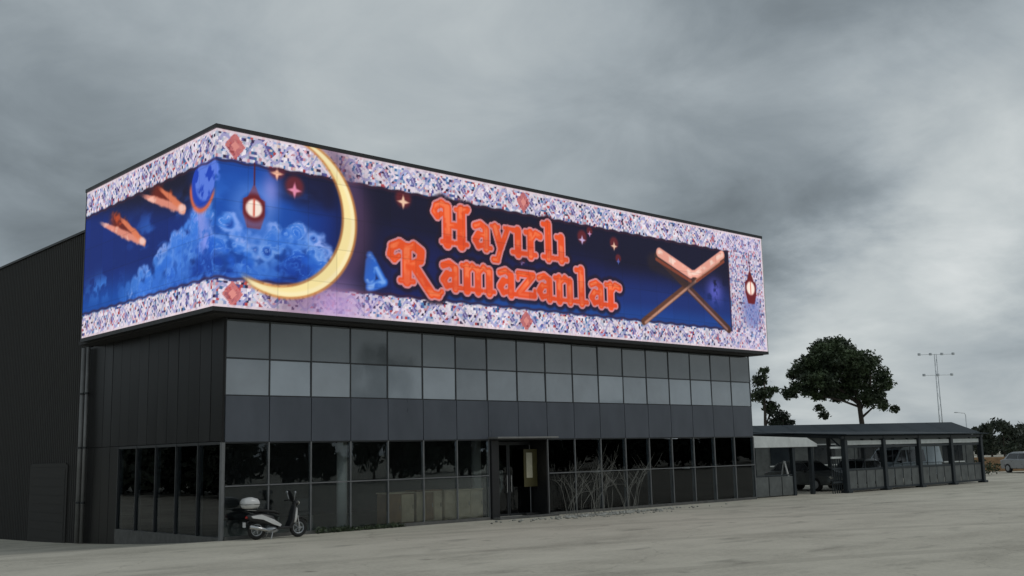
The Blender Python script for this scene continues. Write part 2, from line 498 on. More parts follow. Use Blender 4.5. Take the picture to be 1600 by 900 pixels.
for i in range(NB):
    x = (i + 0.5) * BW
    rr = lambda a: (random.uniform(-a, a), 0, random.uniform(-a, a))
    put('pane', me_hi, B, (x, 0.02, 4.89), rr(0.009))
    put('pane', me_lo, B, (x, 0.02, 3.872), rr(0.009))
    put('spandrel_panel', me_sp, B, (x, 0.0, 2.59), (random.uniform(-.002, .002), 0, 0))
    if i not in DOOR:
        put('pane', me_g1, B, (x, 0.02, 1.44), rr(0.003))
        put('pane', me_g0, B, (x, 0.02, 0.10), rr(0.003))
for i in range(NB + 1):
    put('mullion', me_mu, B, (i * BW, 0.0, 3.84))
    if i not in (8,):
        put('mullion', me_ml, B, (i * BW, 0.0, 0.02))
for (z0, z1, m, x0, x1) in ((4.85, 4.885, m_mull, 0.03, 24.27), (3.835, 3.868, m_mull, 0.03, 24.27), (2.555, 2.588, m_mull, 0.03, 24.27)):
    bx('transom', m, B, x0, x1, -0.003, 0.04, z0, z1)
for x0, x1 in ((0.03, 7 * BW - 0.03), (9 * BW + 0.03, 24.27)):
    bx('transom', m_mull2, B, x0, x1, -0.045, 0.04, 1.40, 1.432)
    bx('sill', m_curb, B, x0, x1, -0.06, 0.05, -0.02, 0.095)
bx('corner_post', m_mull2, B, -0.09, -0.034, -0.07, 0.05, -0.02, 2.58)
bx('corner_cladding', m_clad, B, -0.10, -0.035, -0.06, 0.05, 2.59, 5.97)
# entrance: canopy, jamb, recessed glazed doors
bx('entrance_canopy', m_pipe, B, 6.95 * BW, 9.02 * BW, -0.55, -0.07, 2.60, 2.66, 0.01)
bx('entrance_jamb', m_black, B, 7 * BW + 0.035, 7 * BW + 0.36, -0.12, 0.40, 0.03, 2.55, 0.015)
bx('entrance_jamb', m_black, B, 9 * BW - 0.10, 9 * BW - 0.035, -0.06, 0.8, 0.03, 2.55, 0.015)
for k, (x0, x1) in enumerate(((9.86, 10.92), (10.94, 12.0))):
    d = bx('door', g_door, B, x0 + 0.06, x1 - 0.06, 0.70, 0.72, 0.10, 2.40)
    fm = MB()
    w = x1 - x0
    for a in ((-w / 2, -w / 2 + .058, 0, 2.4), (w / 2 - .058, w / 2, 0, 2.4), (-w / 2 + .06, w / 2 - .06, -0.06, -.002), (-w / 2 + .06, w / 2 - .06, 2.302, 2.4)):
        fm.box(a[0], a[1], -0.03, 0.03, a[2] - (0.0 if a[2] else 0.04), a[3])
    fm.build('door_frame', m_mull, d)
    s = 1 if k == 0 else -1
    MB().tube([(s * 0.44, -0.03, 0.7), (s * 0.44, -0.07, 0.72), (s * 0.44, -0.07, 1.28), (s * 0.44, -0.03, 1.3)], 0.014, 6).build('handle', m_chrome, d)
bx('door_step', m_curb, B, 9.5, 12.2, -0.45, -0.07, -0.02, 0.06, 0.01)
# interior columns
for x in (4.75, 10.2, 16.2, 21.6):
    MB().tube([(0, 0, 0), (0, 0, 2.58)], 0.16, 14).build('interior_column', m_white, B, True, (x, 1.5, 0.03))
# side: ribbed cladding panels above a glazed strip
def ribbed(w, h, m, name, pitch=0.14, dep=0.03):
    # cladding sheet facing -x, ribs along z, width along y
    n = int(round(w / pitch)); p = w / n
    prof = []
    for i in range(n):
        y = -w / 2 + i * p
        prof += [(0, y), (0, y + 0.45 * p), (-dep, y + 0.55 * p), (-dep, y + 0.92 * p)]
    prof.append((0, w / 2))
    vs = [(a, b, 0) for a, b in prof] + [(a, b, h) for a, b in prof]
    k = len(prof)
    fs = [(i, i + k, i + k + 1, i + 1) for i in range(k - 1)]
    b = MB().add(vs, fs)
    b.box(0.001, 0.05, -w / 2, w / 2, 0, h)
    return b.mesh(name, m)
SW = 1.36
PQ = SW / 2
me_side = MB().cbox(-0.03, 0.05, -PQ / 2 + .008, PQ / 2 - .008, 0, 3.36, 0.006).mesh('cladding_panel', m_clad)
me_low = MB().cbox(-0.03, 0.05, -PQ / 2 + .008, PQ / 2 - .008, 0, 3.39, 0.006).mesh('cladding_panel', m_clad)
for i in range(14):
    y = 0.08 + (i + 0.5) * PQ
    put('cladding_panel', me_side, B, (0.0, y, 2.62), (0, random.uniform(-.002, .002), random.uniform(-.012, .012)))
    if i >= 10:
        put('cladding_panel', me_low, B, (0.0, y, -0.78), (0, random.uniform(-.002, .002), random.uniform(-.012, .012)))
me_sp0 = MB().box(-0.012, 0.012, -(SW - .06) / 2, (SW - .06) / 2, 0, 2.44).mesh('pane', g_low)
me_sm = MB().box(-0.05, 0.04, -0.025, 0.025, 0, 2.58).mesh('mullion', m_mull2)
me_sm2 = MB().box(-0.05, 0.04, -0.025, 0.025, 0, 2.58).mesh('mullion', m_mull)
for i in range(5):
    put('pane', me_sp0, B, (0.02, 0.08 + (i + .5) * SW, 0.08), (0, random.uniform(-.003, .003), 0))
for i in range(1, 6):
    put('mullion', me_sm2, B, (0.0, 0.08 + i * SW, 0.02))
bx('transom', m_mull, B, -0.04, 0.045, 0.07, 0.08 + 5 * SW, 2.53, 2.605)
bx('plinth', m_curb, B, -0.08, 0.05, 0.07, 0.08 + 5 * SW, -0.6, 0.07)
for y, r in ((9.35, 0.06), (9.72, 0.085)):
    z0 = gz(-0.2, y) + 0.02
    p = MB().tube([(0, 0, z0), (0, 0, 5.97)], r, 12).build('drain_pipe', m_pipe, B, True, (-0.16, y, 0))
    for z in (0.8, 2.6, 4.4):
        MB().tube([(0, 0, z), (0, 0, z + 0.06)], r + 0.02, 12).build('pipe_bracket', m_mull, p)

# ------------------------------------------------------------------ warehouse behind
Wh = thing('warehouse_building', 'long plain charcoal warehouse wall left of the video screen', 'building')
bx('hall', m_soffit, Wh, 0.06, 24.2, 9.75, 48, -1.6, 10.05)
PW = 1.09
me_w = ribbed(PW - 0.012, 11.4, m_clad2, 'cladding_panel', 0.18, 0.025)
for i in range(35):
    put('cladding_panel', me_w, Wh, (0.0, 9.80 + (i + .5) * PW, -1.3))
bx('parapet_cap', m_clad, Wh, -0.08, 24.3, 9.78, 48.05, 10.11, 10.19)
dr = bx('service_door', m_clad2, Wh, -0.075, -0.03, 11.2, 14.6, -0.66, 2.0)
for z in np.arange(0.2, 2.6, 0.3):
    MB().box(-0.03, -0.0235, -1.66, 1.66, z, z + 0.27).build('door_slat', m_clad2, dr)
MB().box(-0.02, 0.02, -1.85, -1.705, 0, 2.75).box(-0.02, 0.02, 1.705, 1.85, 0, 2.75).box(-0.02, 0.02, -1.70, 1.70, 2.665, 2.80).build('door_frame', m_clad2, dr)

# ------------------------------------------------------------------ wrapped video screen
SX0, SX1, SYE, SZ0, SH = -0.80, 24.57, 8.30, 6.13, 4.87
def lin(c):
    c = np.asarray(c, float) / 255.0
    return np.where(c <= 0.04045, c / 12.92, ((c + 0.055) / 1.055) ** 2.4)
def vnoise(x, y, seed):
    xi = np.floor(x).astype(int); yi = np.floor(y).astype(int)
    fx = x - xi; fy = y - yi
    fx = fx * fx * (3 - 2 * fx); fy = fy * fy * (3 - 2 * fy)
    def h(a, b):
        k = (a * 374761393 + b * 668265263 + seed * 1442695041) & 0xffffffff
        k = ((k ^ (k >> 13)) * 1274126177) & 0xffffffff
        return ((k ^ (k >> 16)) & 0xffff) / 65535.0
    return (h(xi, yi) * (1 - fx) + h(xi + 1, yi) * fx) * (1 - fy) + (h(xi, yi + 1) * (1 - fx) + h(xi + 1, yi + 1) * fx) * fy
def fbm(x, y, seed, o=4):
    a = 0.0; s = 0.5
    for i in range(o):
        a = a + s * vnoise(x * 2 ** i, y * 2 ** i, seed + i); s *= 0.5
    return a / (1 - 0.5 ** o)
def ss(a, b, x):
    t = np.clip((x - a) / (b - a), 0, 1)
    return t * t * (3 - 2 * t)
GLY = {
 'a': (0.98, [(.72, .02, .72, .75, .13), (.72, .78, .46, .92, .10), (.46, .92, .18, .82, .10), (.70, .52, .36, .52, .08), (.36, .52, .2, .3, .12), (.2, .3, .34, .08, .10), (.34, .08, .68, .16, .08), (.72, .06, .96, .06, .07)]),
 'y': (1.0, [(.2, .9, .46, .18, .13), (.84, .9, .46, .1, .09), (.46, .12, .3, -.34, .09), (.3, -.34, .1, -.34, .10), (.02, .92, .38, .92, .06), (.68, .92, 1.0, .92, .06)]),
 'i': (0.72, [(.36, .0, .36, .9, .14), (.06, .05, .66, .05, .07), (.1, .9, .36, .9, .08)]),
 'r': (0.9, [(.3, 0, .3, .9, .14), (.02, .05, .58, .05, .07), (.04, .9, .3, .9, .08), (.34, .62, .58, .9, .09), (.58, .9, .82, .82, .12)]),
 'l': (0.72, [(.36, .0, .36, 1.36, .14), (.06, .05, .66, .05, .07), (.08, 1.34, .36, 1.34, .08)]),
 'n': (1.1, [(.26, 0, .26, .9, .14), (.02, .05, .5, .05, .06), (.04, .9, .26, .9, .08), (.3, .72, .56, .93, .09), (.56, .93, .8, .78, .11), (.82, .8, .82, 0, .14), (.6, .05, 1.06, .05, .06)]),
 'm': (1.6, [(.26, 0, .26, .9, .14), (.02, .05, .5, .05, .06), (.04, .9, .26, .9, .08), (.3, .72, .5, .93, .09), (.5, .93, .72, .78, .1), (.76, .8, .76, 0, .13), (.58, .05, .94, .05, .06), (.8, .72, 1.02, .93, .09), (1.02, .93, 1.24, .78, .1), (1.28, .8, 1.28, 0, .14), (1.08, .05, 1.52, .05, .06)]),
 'z': (0.95, [(.1, .88, .84, .88, .10), (.84, .86, .12, .12, .12), (.1, .08, .9, .08, .10), (.1, .88, .08, .68, .06), (.9, .08, .92, .28, .06)]),
 'H': (1.9, [(.62, .0, .62, 1.3, .17), (1.3, 0, 1.3, 1.3, .17), (.62, .68, 1.3, .68, .1), (.36, .05, .9, .05, .07), (1.04, .05, 1.58, .05, .07), (1.04, 1.28, 1.6, 1.28, .07), (.62, 1.3, .36, 1.42, .13), (.36, 1.42, .1, 1.3, .12), (.1, 1.3, .0, 1.08, .1), (.0, 1.08, .16, .92, .1), (.16, .92, .34, 1.04, .08), (1.3, 1.3, 1.62, 1.36, .1)]),
 'R': (2.1, [(.72, .05, .72, 1.2, .17), (.44, .05, 1.0, .05, .08), (.72, 1.2, 1.02, 1.32, .12), (1.02, 1.32, 1.34, 1.14, .14), (1.34, 1.14, 1.3, .84, .14), (1.3, .84, .98, .66, .11), (.98, .66, .72, .66, .09), (1.0, .64, 1.42, .12, .15), (1.42, .12, 1.78, -.3, .15), (1.78, -.3, 2.1, -.34, .11), (2.1, -.34, 2.24, -.2, .08), (.72, 1.2, .42, 1.34, .14), (.42, 1.34, .1, 1.2, .13), (.1, 1.2, .02, .92, .11), (.02, .92, .2, .76, .1), (.2, .76, .4, .9, .08)]),
}
def word(s, x, y, xh, wsc):
    segs = []
    for ch in s:
        w, gl = GLY[ch]
        for (a, b, c, d, h) in gl:
            segs.append((x + a * wsc, y + b * xh, x + c * wsc, y + d * xh, h * 1.12 * min(xh, wsc)))
        x += w * wsc
    return segs
def seg_sd(U, V, segs):
    out = np.full(U.shape, 9.0)
    for (ax, ay, bx_, by, h) in segs:
        x0, x1 = min(ax, bx_) - 0.5, max(ax, bx_) + 0.5
        m = (U > x0) & (U < x1)
        if not m.any():
            continue
        pu = U[m] - ax; pv = V[m] - ay
        dx, dy = bx_ - ax, by - ay
        t = np.clip((pu * dx + pv * dy) / (dx * dx + dy * dy + 1e-9), 0, 1)
        d = np.hypot(pu - t * dx, pv - t * dy) - h
        out[m] = np.minimum(out[m], d)
    return out
def paint(U, V):
    """what the screen shows, in linear colour; U runs from the far side edge (-9.1) round the corner (0) to the right end"""
    C = np.zeros(U.shape + (3,))
    def mixc(col, a):
        nonlocal C
        C = C * (1 - a[..., None]) + np.asarray(col, float) * a[..., None]
    f1 = fbm(U * 0.5, V * 0.7, 3); f2 = fbm(U * 1.2 + 9, V * 1.5, 17); f3 = fbm(U * 2.6, V * 3.0, 29)
    C[:] = (17, 16, 44)
    # night-blue ground of the picture
    left = ss(5.0, 3.2, U)
    mixc((14, 44, 128), left * 0.85)
    mixc((22, 84, 182), ss(2.6, 0.8, np.hypot((U - 0.8) * 0.8, V - 2.7)) * 0.8)
    mixc((20, 14, 36), ss(3.0, 4.1, V + 0.18 * U + 0.9) * ss(-0.6, -2.0, U) * 0.9)
    mixc((18, 84, 178), ss(2.0, 0.9, V + 0.25 * (f1 - .5)) * ss(-0.5, -2.0, U) * 0.75)
    mixc((18, 14, 40), ss(2.9, 3.6, V + (f1 - .5)) * ss(1.6, 2.2, U) * ss(4.2, 3.6, U) * 0.8)
    mixc((24, 34, 100), ss(4.6, 6.0, U) * ss(3.2, 1.8, V + 0.6 * (f1 - .5)) * 0.75)
    mixc((24, 80, 160), ss(6.5, 9.0, U) * ss(1.6, 0.9, V) * 0.75)
    mixc((26, 62, 140), ss(14, 16, U) * ss(2.9, 1.6, V) * 0.5)
    # cloud banks left of the moon
    cr_ = random.Random(19)
    def tops(x): return float(np.interp(x, [-7, -5, -3.2, -1.6, -.6, .4, 1.2, 1.9, 2.6, 3.1, 3.7], [1.1, 1.5, 2.2, 2.7, 3.0, 2.5, 2.05, 2.7, 2.85, 2.4, 1.8]))
    moon = ss(2.32, 2.22, np.hypot(U - 1.85, V - 2.90)) + ss(1.0, .6, U) * (1 - ss(2.32, 2.22, np.hypot(U - 1.85, V - 2.90)))
    for lay, (dz, fill, rim) in enumerate(((0.0, (66, 130, 224), (176, 190, 250)), (-.45, (44, 110, 216), (146, 184, 248)), (-.9, (30, 90, 200), (112, 164, 242)), (-1.3, (18, 62, 160), (70, 128, 220)))):
        d = np.full(U.shape, 9.0)
        for i in range(90):
            x = cr_.uniform(-6.2 + lay * .3, 3.9); r = cr_.uniform(.10, .30)
            y = tops(x) + dz - r + cr_.uniform(-.3, .08)
            d = np.minimum(d, np.hypot(U - x, (V - y) * 1.15) - r)
        d = d + 0.34 * (f3 - .5)
        on = ss(.10, -.10, d) * moon * ss(-7.0, -4.6, U)
        mixc(fill, on * .9)
        mixc((16, 56, 150), on * ss(-.10, -.30, d) * ss(.45, .62, f2) * .8)
        mixc(rim, np.exp(-((d + .06) / .09) ** 2) * moon * ss(-6.5, -4.0, U) * .6 * ss(.35, .6, f2))
        sw = np.abs(np.sin(d * 14 + f2 * 16 + f3 * 5))
        mixc(rim, on * ss(.7, .0, sw) * ss(.35, .6, fbm(U * 1.7, V * 2.2, 71)) * .6)
    wis = fbm(U * .9 + 3, V * 2.0, 83, 5)
    mixc((58, 118, 216), ss(.48, .70, wis) * ss(-6.5, -4.0, U) * ss(3.6, 2.8, U) * ss(3.9, 2.6, V) * .65)
    col = np.exp(-((U + 0.7 + 0.5 * (V - 2.2)) / 0.45) ** 2) * ss(1.2, 1.8, V) * ss(3.3, 2.6, V)
    mixc((142, 156, 240), col * ss(.42, .6, f3) * 0.85)
    mixc((66, 132, 224), np.exp(-((U + 7.6) / 1.2) ** 2 - ((V - 1.5) / 0.4) ** 2) * ss(.4, .6, f3) * 0.8)
    mixc((150, 140, 212), np.exp(-((U - 1.65) / .28) ** 2 - ((V - 3.35) / 0.5) ** 2) * 0.7)
    # small planet with a glowing lower rim near the corner
    r = np.hypot(U + 0.75, (V - 3.45))
    mixc((26, 66, 190), ss(0.72, 0.66, r)); mixc((92, 128, 232), ss(0.72, .6, np.hypot(U + 0.55, V - 3.62)) * ss(.45, .6, f3))
    mixc((226, 106, 66), np.exp(-((r - 0.72) / 0.08) ** 2) * ss(0.15, -0.2, V - 3.35 + 0.3 * (U + .75)) * 0.95)
    # two meteors
    for (hx, hy, t1, t2) in ((-4.4, 2.40, (-8.15, 3.72), (-6.5, 3.62)), (-1.8, 2.92, (-5.0, 4.02), (-3.7, 4.0))):
        def ray(tx, ty, w0, w1):
            dx, dy = tx - hx, ty - hy; ln = math.hypot(dx, dy); dx /= ln; dy /= ln
            a = (U - hx) * dx + (V - hy) * dy; b = -(U - hx) * dy + (V - hy) * dx
            k = np.clip(a / ln, 0, 1)
            w = (w0 + (w1 - w0) * k) * (0.6 + 0.8 * f3) * (0.35 + 0.65 * np.sin(np.pi * np.clip(k * .8 + .12, 0, 1)))
            return ss(w, w * 0.4, np.abs(b)) * ss(-0.1, 0.1, a) * ss(ln, ln * 0.75, a), k
        mx_, my_ = (t1[0] + t2[0]) / 2, (t1[1] + t2[1]) / 2 + .1
        r0, k0 = ray(mx_, my_, .16, .52)
        mixc((116, 34, 18), r0 * 0.9)
        mixc((206, 84, 40), r0 * ss(.5, .7, f3) * .8)
        r1, k1 = ray(t1[0], t1[1], .24, .10); mixc((236, 150, 128), r1 * .95); mixc((255, 206, 190), r1 * ss(.45, .62, f3) * .7)
        r2, k2 = ray(t2[0], t2[1], .2, .10); mixc((232, 130, 92), r2 * .95)
        mixc((255, 214, 204), ss(0.24, 0.08, np.hypot((U - hx + .2) * .7, (V - hy - .10) * 1.4 + .3 * (U - hx + .2))) * .9)
    # star glints, bunting lights
    for (x, y, q, c) in ((6.25, 3.72, .2, (240, 200, 170)), (14.2, 3.48, .16, (196, 176, 216)), (15.9, 3.45, .15, (236, 196, 170)), (2.42, 3.5, .2, (226, 140, 170)), (11.2, 2.35, .12, (150, 130, 190)), (1.85, 3.9, .18, (250, 190, 160)), (14.6, 3.75, .1, (200, 150, 190)), (16.1, 2.9, .1, (90, 110, 190))):
        d = np.minimum(np.abs(U - x) * 2.4 + np.abs(V - y) * 0.8, np.abs(U - x) * 0.8 + np.abs(V - y) * 2.4)
        mixc((120, 36, 40), ss(q * 2.0, q * 1.0, np.hypot(U - x, V - y - 0.12)) * 0.75)
        mixc(c, ss(q * 1.3, q * 0.5, d))
    # blue gem left of the lettering
    g = seg_sd(U, V, [(5.0, 1.9, 5.5, 1.15, .12), (5.5, 1.15, 5.0, .95, .14), (5.0, 1.2, 5.05, 1.7, .2)])
    mixc((36, 100, 204), ss(.06, -.04, g)); mixc((120, 172, 244), ss(.0, -.12, g) * ss(.45, .6, f3))
    # ornament border, top, bottom and right end
    inb = np.maximum.reduce([V - 4.06 + 0.02 * np.sin(U * 9), 0.74 - V + 0.02 * np.sin(U * 9), U - 22.95])
    bd = ss(-0.03, 0.03, inb)
    q = 0.08
    ci = np.floor(U / q + 0.5 * np.floor(V / q)); cj = np.floor(V / q)
    def hsh(a, b, s):
        k = (a.astype(np.int64) * 73856093 ^ b.astype(np.int64) * 19349663 ^ s * 83492791) & 0x7fffffff
        k = (k * 1103515245 + 12345) & 0x7fffffff
        return ((k >> 8) & 0xffff) / 65535.0
    hh = hsh(ci, cj, 5); h2 = hsh(ci, cj, 9)
    pal = np.array([(244, 242, 248), (222, 214, 234), (216, 160, 172), (160, 180, 222), (196, 212, 232), (92, 92, 160), (188, 76, 80), (70, 124, 176), (54, 38, 74), (240, 220, 206)], float)
    idx = np.searchsorted(np.cumsum([.30, .15, .07, .07, .12, .07, .05, .08, .07, .02]), hh * 0.999)
    bcol = pal[np.clip(idx, 0, 9)] * (0.86 + 0.2 * h2)[..., None]
    # regular arabesque over the mosaic
    ph = (U % 1.02) / 1.02 - 0.5
    vv = np.where(V > 2.4, (V - 4.46) / 0.8, (V - 0.37) / 0.74)
    star = np.abs(ph) * 1.25 + np.abs(vv)
    bcol = np.where((np.abs(star - 0.42) < 0.055)[..., None], np.array((238, 228, 240.)), bcol)
    bcol = np.where((star < 0.16)[..., None], np.array((104, 92, 150.)), bcol)
    wav = np.abs(vv - 0.34 * np.sin(U * 6.16 * 1.0))
    bcol = np.where((wav < 0.06)[..., None], np.array((172, 172, 214.)), bcol)
    big = np.abs(((U - 0.55 + 5.4) % 10.8) - 5.4) / 0.42 + np.abs(vv) * 1.5
    bcol = np.where((big < 0.75)[..., None] & (U < 22)[..., None], bcol * 0.25 + np.array((150, 66, 62.)), bcol)
    bcol = np.where((big < 0.3)[..., None] & (U < 22)[..., None], np.array((232, 150, 140.)), bcol)
    # lilac tone overall, softly blended
    lil = 0.0 + 0.05 * f1 + 0.30 * ss(21, 23.3, U)
    bcol = bcol * (1 - lil)[..., None] + np.array((204, 190, 222.)) * lil[..., None]
    C = C * (1 - bd[..., None]) + bcol * np.array((.97, .95, .96)) * bd[..., None]
    ed = np.minimum.reduce([V, 4.87 - V, np.where(U > 20, 25.37 - U, 9)])
    mixc((232, 214, 222), ss(0.09, 0.05, ed) * 0.9)
    mixc((60, 26, 44), np.exp(-((inb + 0.05) / 0.04) ** 2) * 0.7)
    # hanging lanterns
    for (x, y, s) in ((1.15, 2.82, 1.0), (24.4, 2.65, 1.15)):
        mixc((104, 120, 190), ss(.75 * s, .3 * s, np.hypot((U - x), (V - y + .85 * s) * 0.8)) * (0.65 if x > 20 else 0.0))
        d = np.abs(U - x); w = np.where(V > y, .34 * s - 0.5 * (V - y) * ss(0.2, .3, V - y), .34 * s + 0.35 * np.minimum(0, V - y + .2 * s))
        on = ss(-.62 * s, -.56 * s, V - y) * ss(.68 * s, .6 * s, V - y)
        mixc((104, 26, 34), ss(0.03, -0.03, d - w) * on)
        mixc((120, 160, 240), ss(1.0, .3, np.hypot(U - x, V - y) / s) * ss(.3, .5, np.hypot(U - x, V - y) / s) * (.5 if x < 20 else 0))
        mixc((255, 236, 222), ss(1.0, 0.65, np.hypot((U - x) / (.30 * s), (V - y + .02) / (.30 * s))))
        mixc((210, 80, 60), ss(0.05, 0.02, d) * ss(.3 * s, .2 * s, np.abs(V - y)) * .8)
        mixc((80, 24, 40), ss(0.03, 0.01, d) * ss(.6 * s, .65 * s, V - y) * ss(1.3 * s, 1.25 * s, V - y))
    # book on its folding stand
    for segs, c, w in (([(22.55, 3.75, 17.4, .75, .13)], (96, 58, 44), .0), ([(18.35, 3.35, 22.7, .78, .15)], (78, 48, 40), 0.0),
                       ([(22.3, 3.55, 17.5, .72, .04)], (190, 140, 118), 0), ([(20.2, 2.2, 22.6, .78, .04)], (150, 110, 104), 0)):
        mixc(c, ss(.05, -.03, seg_sd(U, V, segs)))
    mixc((44, 34, 40), ss(.2, -.1, seg_sd(U, V, [(18.1, 3.1, 20.3, 2.6, .3)])) * 0.6)
    mixc((92, 96, 196), np.exp(-((U - 21.9) / .5) ** 2 - ((V - 2.3) / .5) ** 2) * ss(.35, .55, f3))
    bk = seg_sd(U, V, [(18.5, 3.5, 20.35, 2.86, .19), (20.75, 2.90, 22.5, 3.86, .17), (20.35, 2.86, 20.75, 2.9, .14)])
    mixc((240, 168, 150), ss(.04, -.03, bk)); mixc((252, 214, 198), ss(-.04, -.12, bk) * ss(.4, .62, f3))
    mixc((132, 66, 48), ss(.03, -.02, seg_sd(U, V, [(18.3, 3.22, 20.35, 2.56, .06), (20.75, 2.6, 22.6, 3.58, .05)])))
    # moon and its glow, standing out over the border
    ro = np.hypot(U - 2.15, V - 2.75); ri = np.hypot(U - 1.85, V - 2.90)
    glow = np.exp(-((ro - 2.45) / 0.5) ** 2) * ss(2.0, 3.4, U - 0.3 * V + 0.9) * ss(1.95, 2.35, ro)
    mixc((96, 66, 96), glow * 0.65)
    mixc((196, 160, 214), np.exp(-((U - 3.9) / 1.1) ** 2 - ((V - 0.35) / .55) ** 2) * ss(2.2, 2.4, ro) * 0.85)
    tip = ss(0.7, 1.3, U)
    cre = ss(0.03, -0.03, np.maximum(ro - 2.32, 2.235 - ri)) * tip
    mixc((216, 142, 66), ss(0.09, -0.0, np.maximum(ro - 2.35, 2.20 - ri)) * 0.8 * tip)
    mixc((250, 230, 164), cre)
    mixc((255, 240, 196), cre * ss(2.14, 2.24, ro) * ss(2.34, 2.27, ro) * 0.7)
    # greeting
    segs = word('H', 7.45, 2.62, 0.90, 0.86) + word('ayirli', 8.98, 2.62, 0.89, 0.885)
    segs += word('R', 5.72, 1.22, 0.88, 0.90) + word('amazanlar', 7.62, 1.18, 0.88, 0.93)
    d = seg_sd(U, V, segs)
    mixc((30, 14, 34), ss(0.26, 0.12, d) * 0.8)
    mixc((212, 140, 146), ss(0.085, 0.055, d))
    mixc((234, 82, 34), ss(0.025, -0.005, d))
    mixc((250, 124, 76), ss(-0.03, -0.08, d) * ss(.42, .62, f3) * 0.9)
    mixc((206, 58, 34), ss(0.0, -0.04, d) * ss(0.5, 0.2, ((V - 1.16) % 1.46)) * 0.35)
    # cabinet-to-cabinet brightness differences
    tb = hsh(np.floor(U / 0.96), np.floor(V / 0.974), 3)
    seam = np.where((np.abs((U / 0.96) % 1.0 - .5) > .485) | (np.abs((V / 0.974) % 1.0 - .5) > .485), 0.9, 1.0)
    C = np.clip(C * ((0.955 + 0.07 * tb) * seam)[..., None], 0, 255)
    return lin(C)
def screen_panel(name, u0, u1, to_xyz, parent, m):
    step = 0.03
    nu = int(round((u1 - u0) / step)) + 1; nv = int(round(SH / step)) + 1
    u = np.linspace(u0, u1, nu); v = np.linspace(0, SH, nv)
    U, V = np.meshgrid(u, v)
    col = paint(U, V)
    P = to_xyz(U, V).reshape(-1, 3)
    idx = np.arange(nu * nv).reshape(nv, nu)
    F = np.stack([idx[:-1, :-1], idx[:-1, 1:], idx[1:, 1:], idx[1:, :-1]], -1).reshape(-1, 4)
    me = bpy.data.meshes.new(name)
    me.vertices.add(len(P)); me.vertices.foreach_set('co', P.ravel())
    me.loops.add(F.size); me.loops.foreach_set('vertex_index', F.ravel().astype(np.int32))
    me.polygons.add(len(F)); me.polygons.foreach_set('loop_start', np.arange(0, F.size, 4, dtype=np.int32))
    me.update(calc_edges=True)
    a = me.color_attributes.new('picture', 'FLOAT_COLOR', 'POINT')
    rgba = np.ones((len(P), 4), np.float32); rgba[:, :3] = col.reshape(-1, 3)
    a.data.foreach_set('color', rgba.ravel())
    me.materials.append(m)
    return put(name, me, parent)
def screen_material():
    m = bpy.data.materials.new('video_screen'); m.use_nodes = True
    t = m.node_tree; b = t.nodes['Principled BSDF']
    b.inputs['Base Color'].default_value = (0.012, 0.012, 0.012, 1)
    b.inputs['Roughness'].default_value = 0.6
    b.inputs['Specular IOR Level'].default_value = 0.2
    at = N(t, 'ShaderNodeAttribute'); at.attribute_name = 'picture'
    t.links.new(at.outputs['Color'], b.inputs['Emission Color'])
    b.inputs['Emission Strength'].default_value = 0.95
    return m
SC = thing('video_screen', 'huge lit LED screen with crescent moon and orange greeting, wrapped round the corner', 'screen')
ms = screen_material()
screen_panel('front_display', 0.0, SX1 - SX0, lambda U, V: np.stack([SX0 + U, np.full(U.shape, SX0), SZ0 + V], -1), SC, ms)
screen_panel('side_display', -(SYE - SX0), 0.0, lambda U, V: np.stack([np.full(U.shape, SX0), SX0 - U, SZ0 + V], -1), SC, ms)
bx('front_cabinet', m_black, SC, SX0 + 0.03, SX1 - 0.01, SX0 + 0.02, SX0 + 0.42, SZ0 + 0.005, SZ0 + SH - 0.005)
bx('side_cabinet', m_black, SC, SX0 + 0.02, SX0 + 0.42, SX0 + 0.45, SYE - 0.01, SZ0 + 0.005, SZ0 + SH - 0.005)
bx('top_cap', m_black, SC, SX0 - 0.05, SX1 + 0.03, SX0 - 0.05, SX0 + 0.45, SZ0 + SH + 0.003, SZ0 + SH + 0.11)
bx('top_cap', m_black, SC, SX0 - 0.05, SX0 + 0.45, SX0 + 0.453, SYE + 0.03, SZ0 + SH + 0.003, SZ0 + SH + 0.11)
bx('bottom_trim', m_black, SC, SX0 - 0.03, SX1 + 0.03, SX0 - 0.03, SX0 + 0.45, SZ0 - 0.12, SZ0 - 0.003)
bx('bottom_trim', m_black, SC, SX0 - 0.03, SX0 + 0.45, SX0 + 0.453, SYE + 0.03, SZ0 - 0.12, SZ0 - 0.003)
bx('end_trim', m_pale, SC, SX1 + 0.0, SX1 + 0.05, SX0 - 0.01, SX0 + 0.42, SZ0, SZ0 + SH)
bx('end_trim', m_black, SC, SX0 - 0.01, SX0 + 0.42, SYE + 0.0, SYE + 0.05, SZ0, SZ0 + SH)
for x in np.arange(0.6, 24.5, 2.65):
    MB().tube([(0, 0, 0), (0, 0.55, 0)], 0.05, 8).build('bracket', m_black, SC, False, (x, SX0 + 0.38, 10.2))

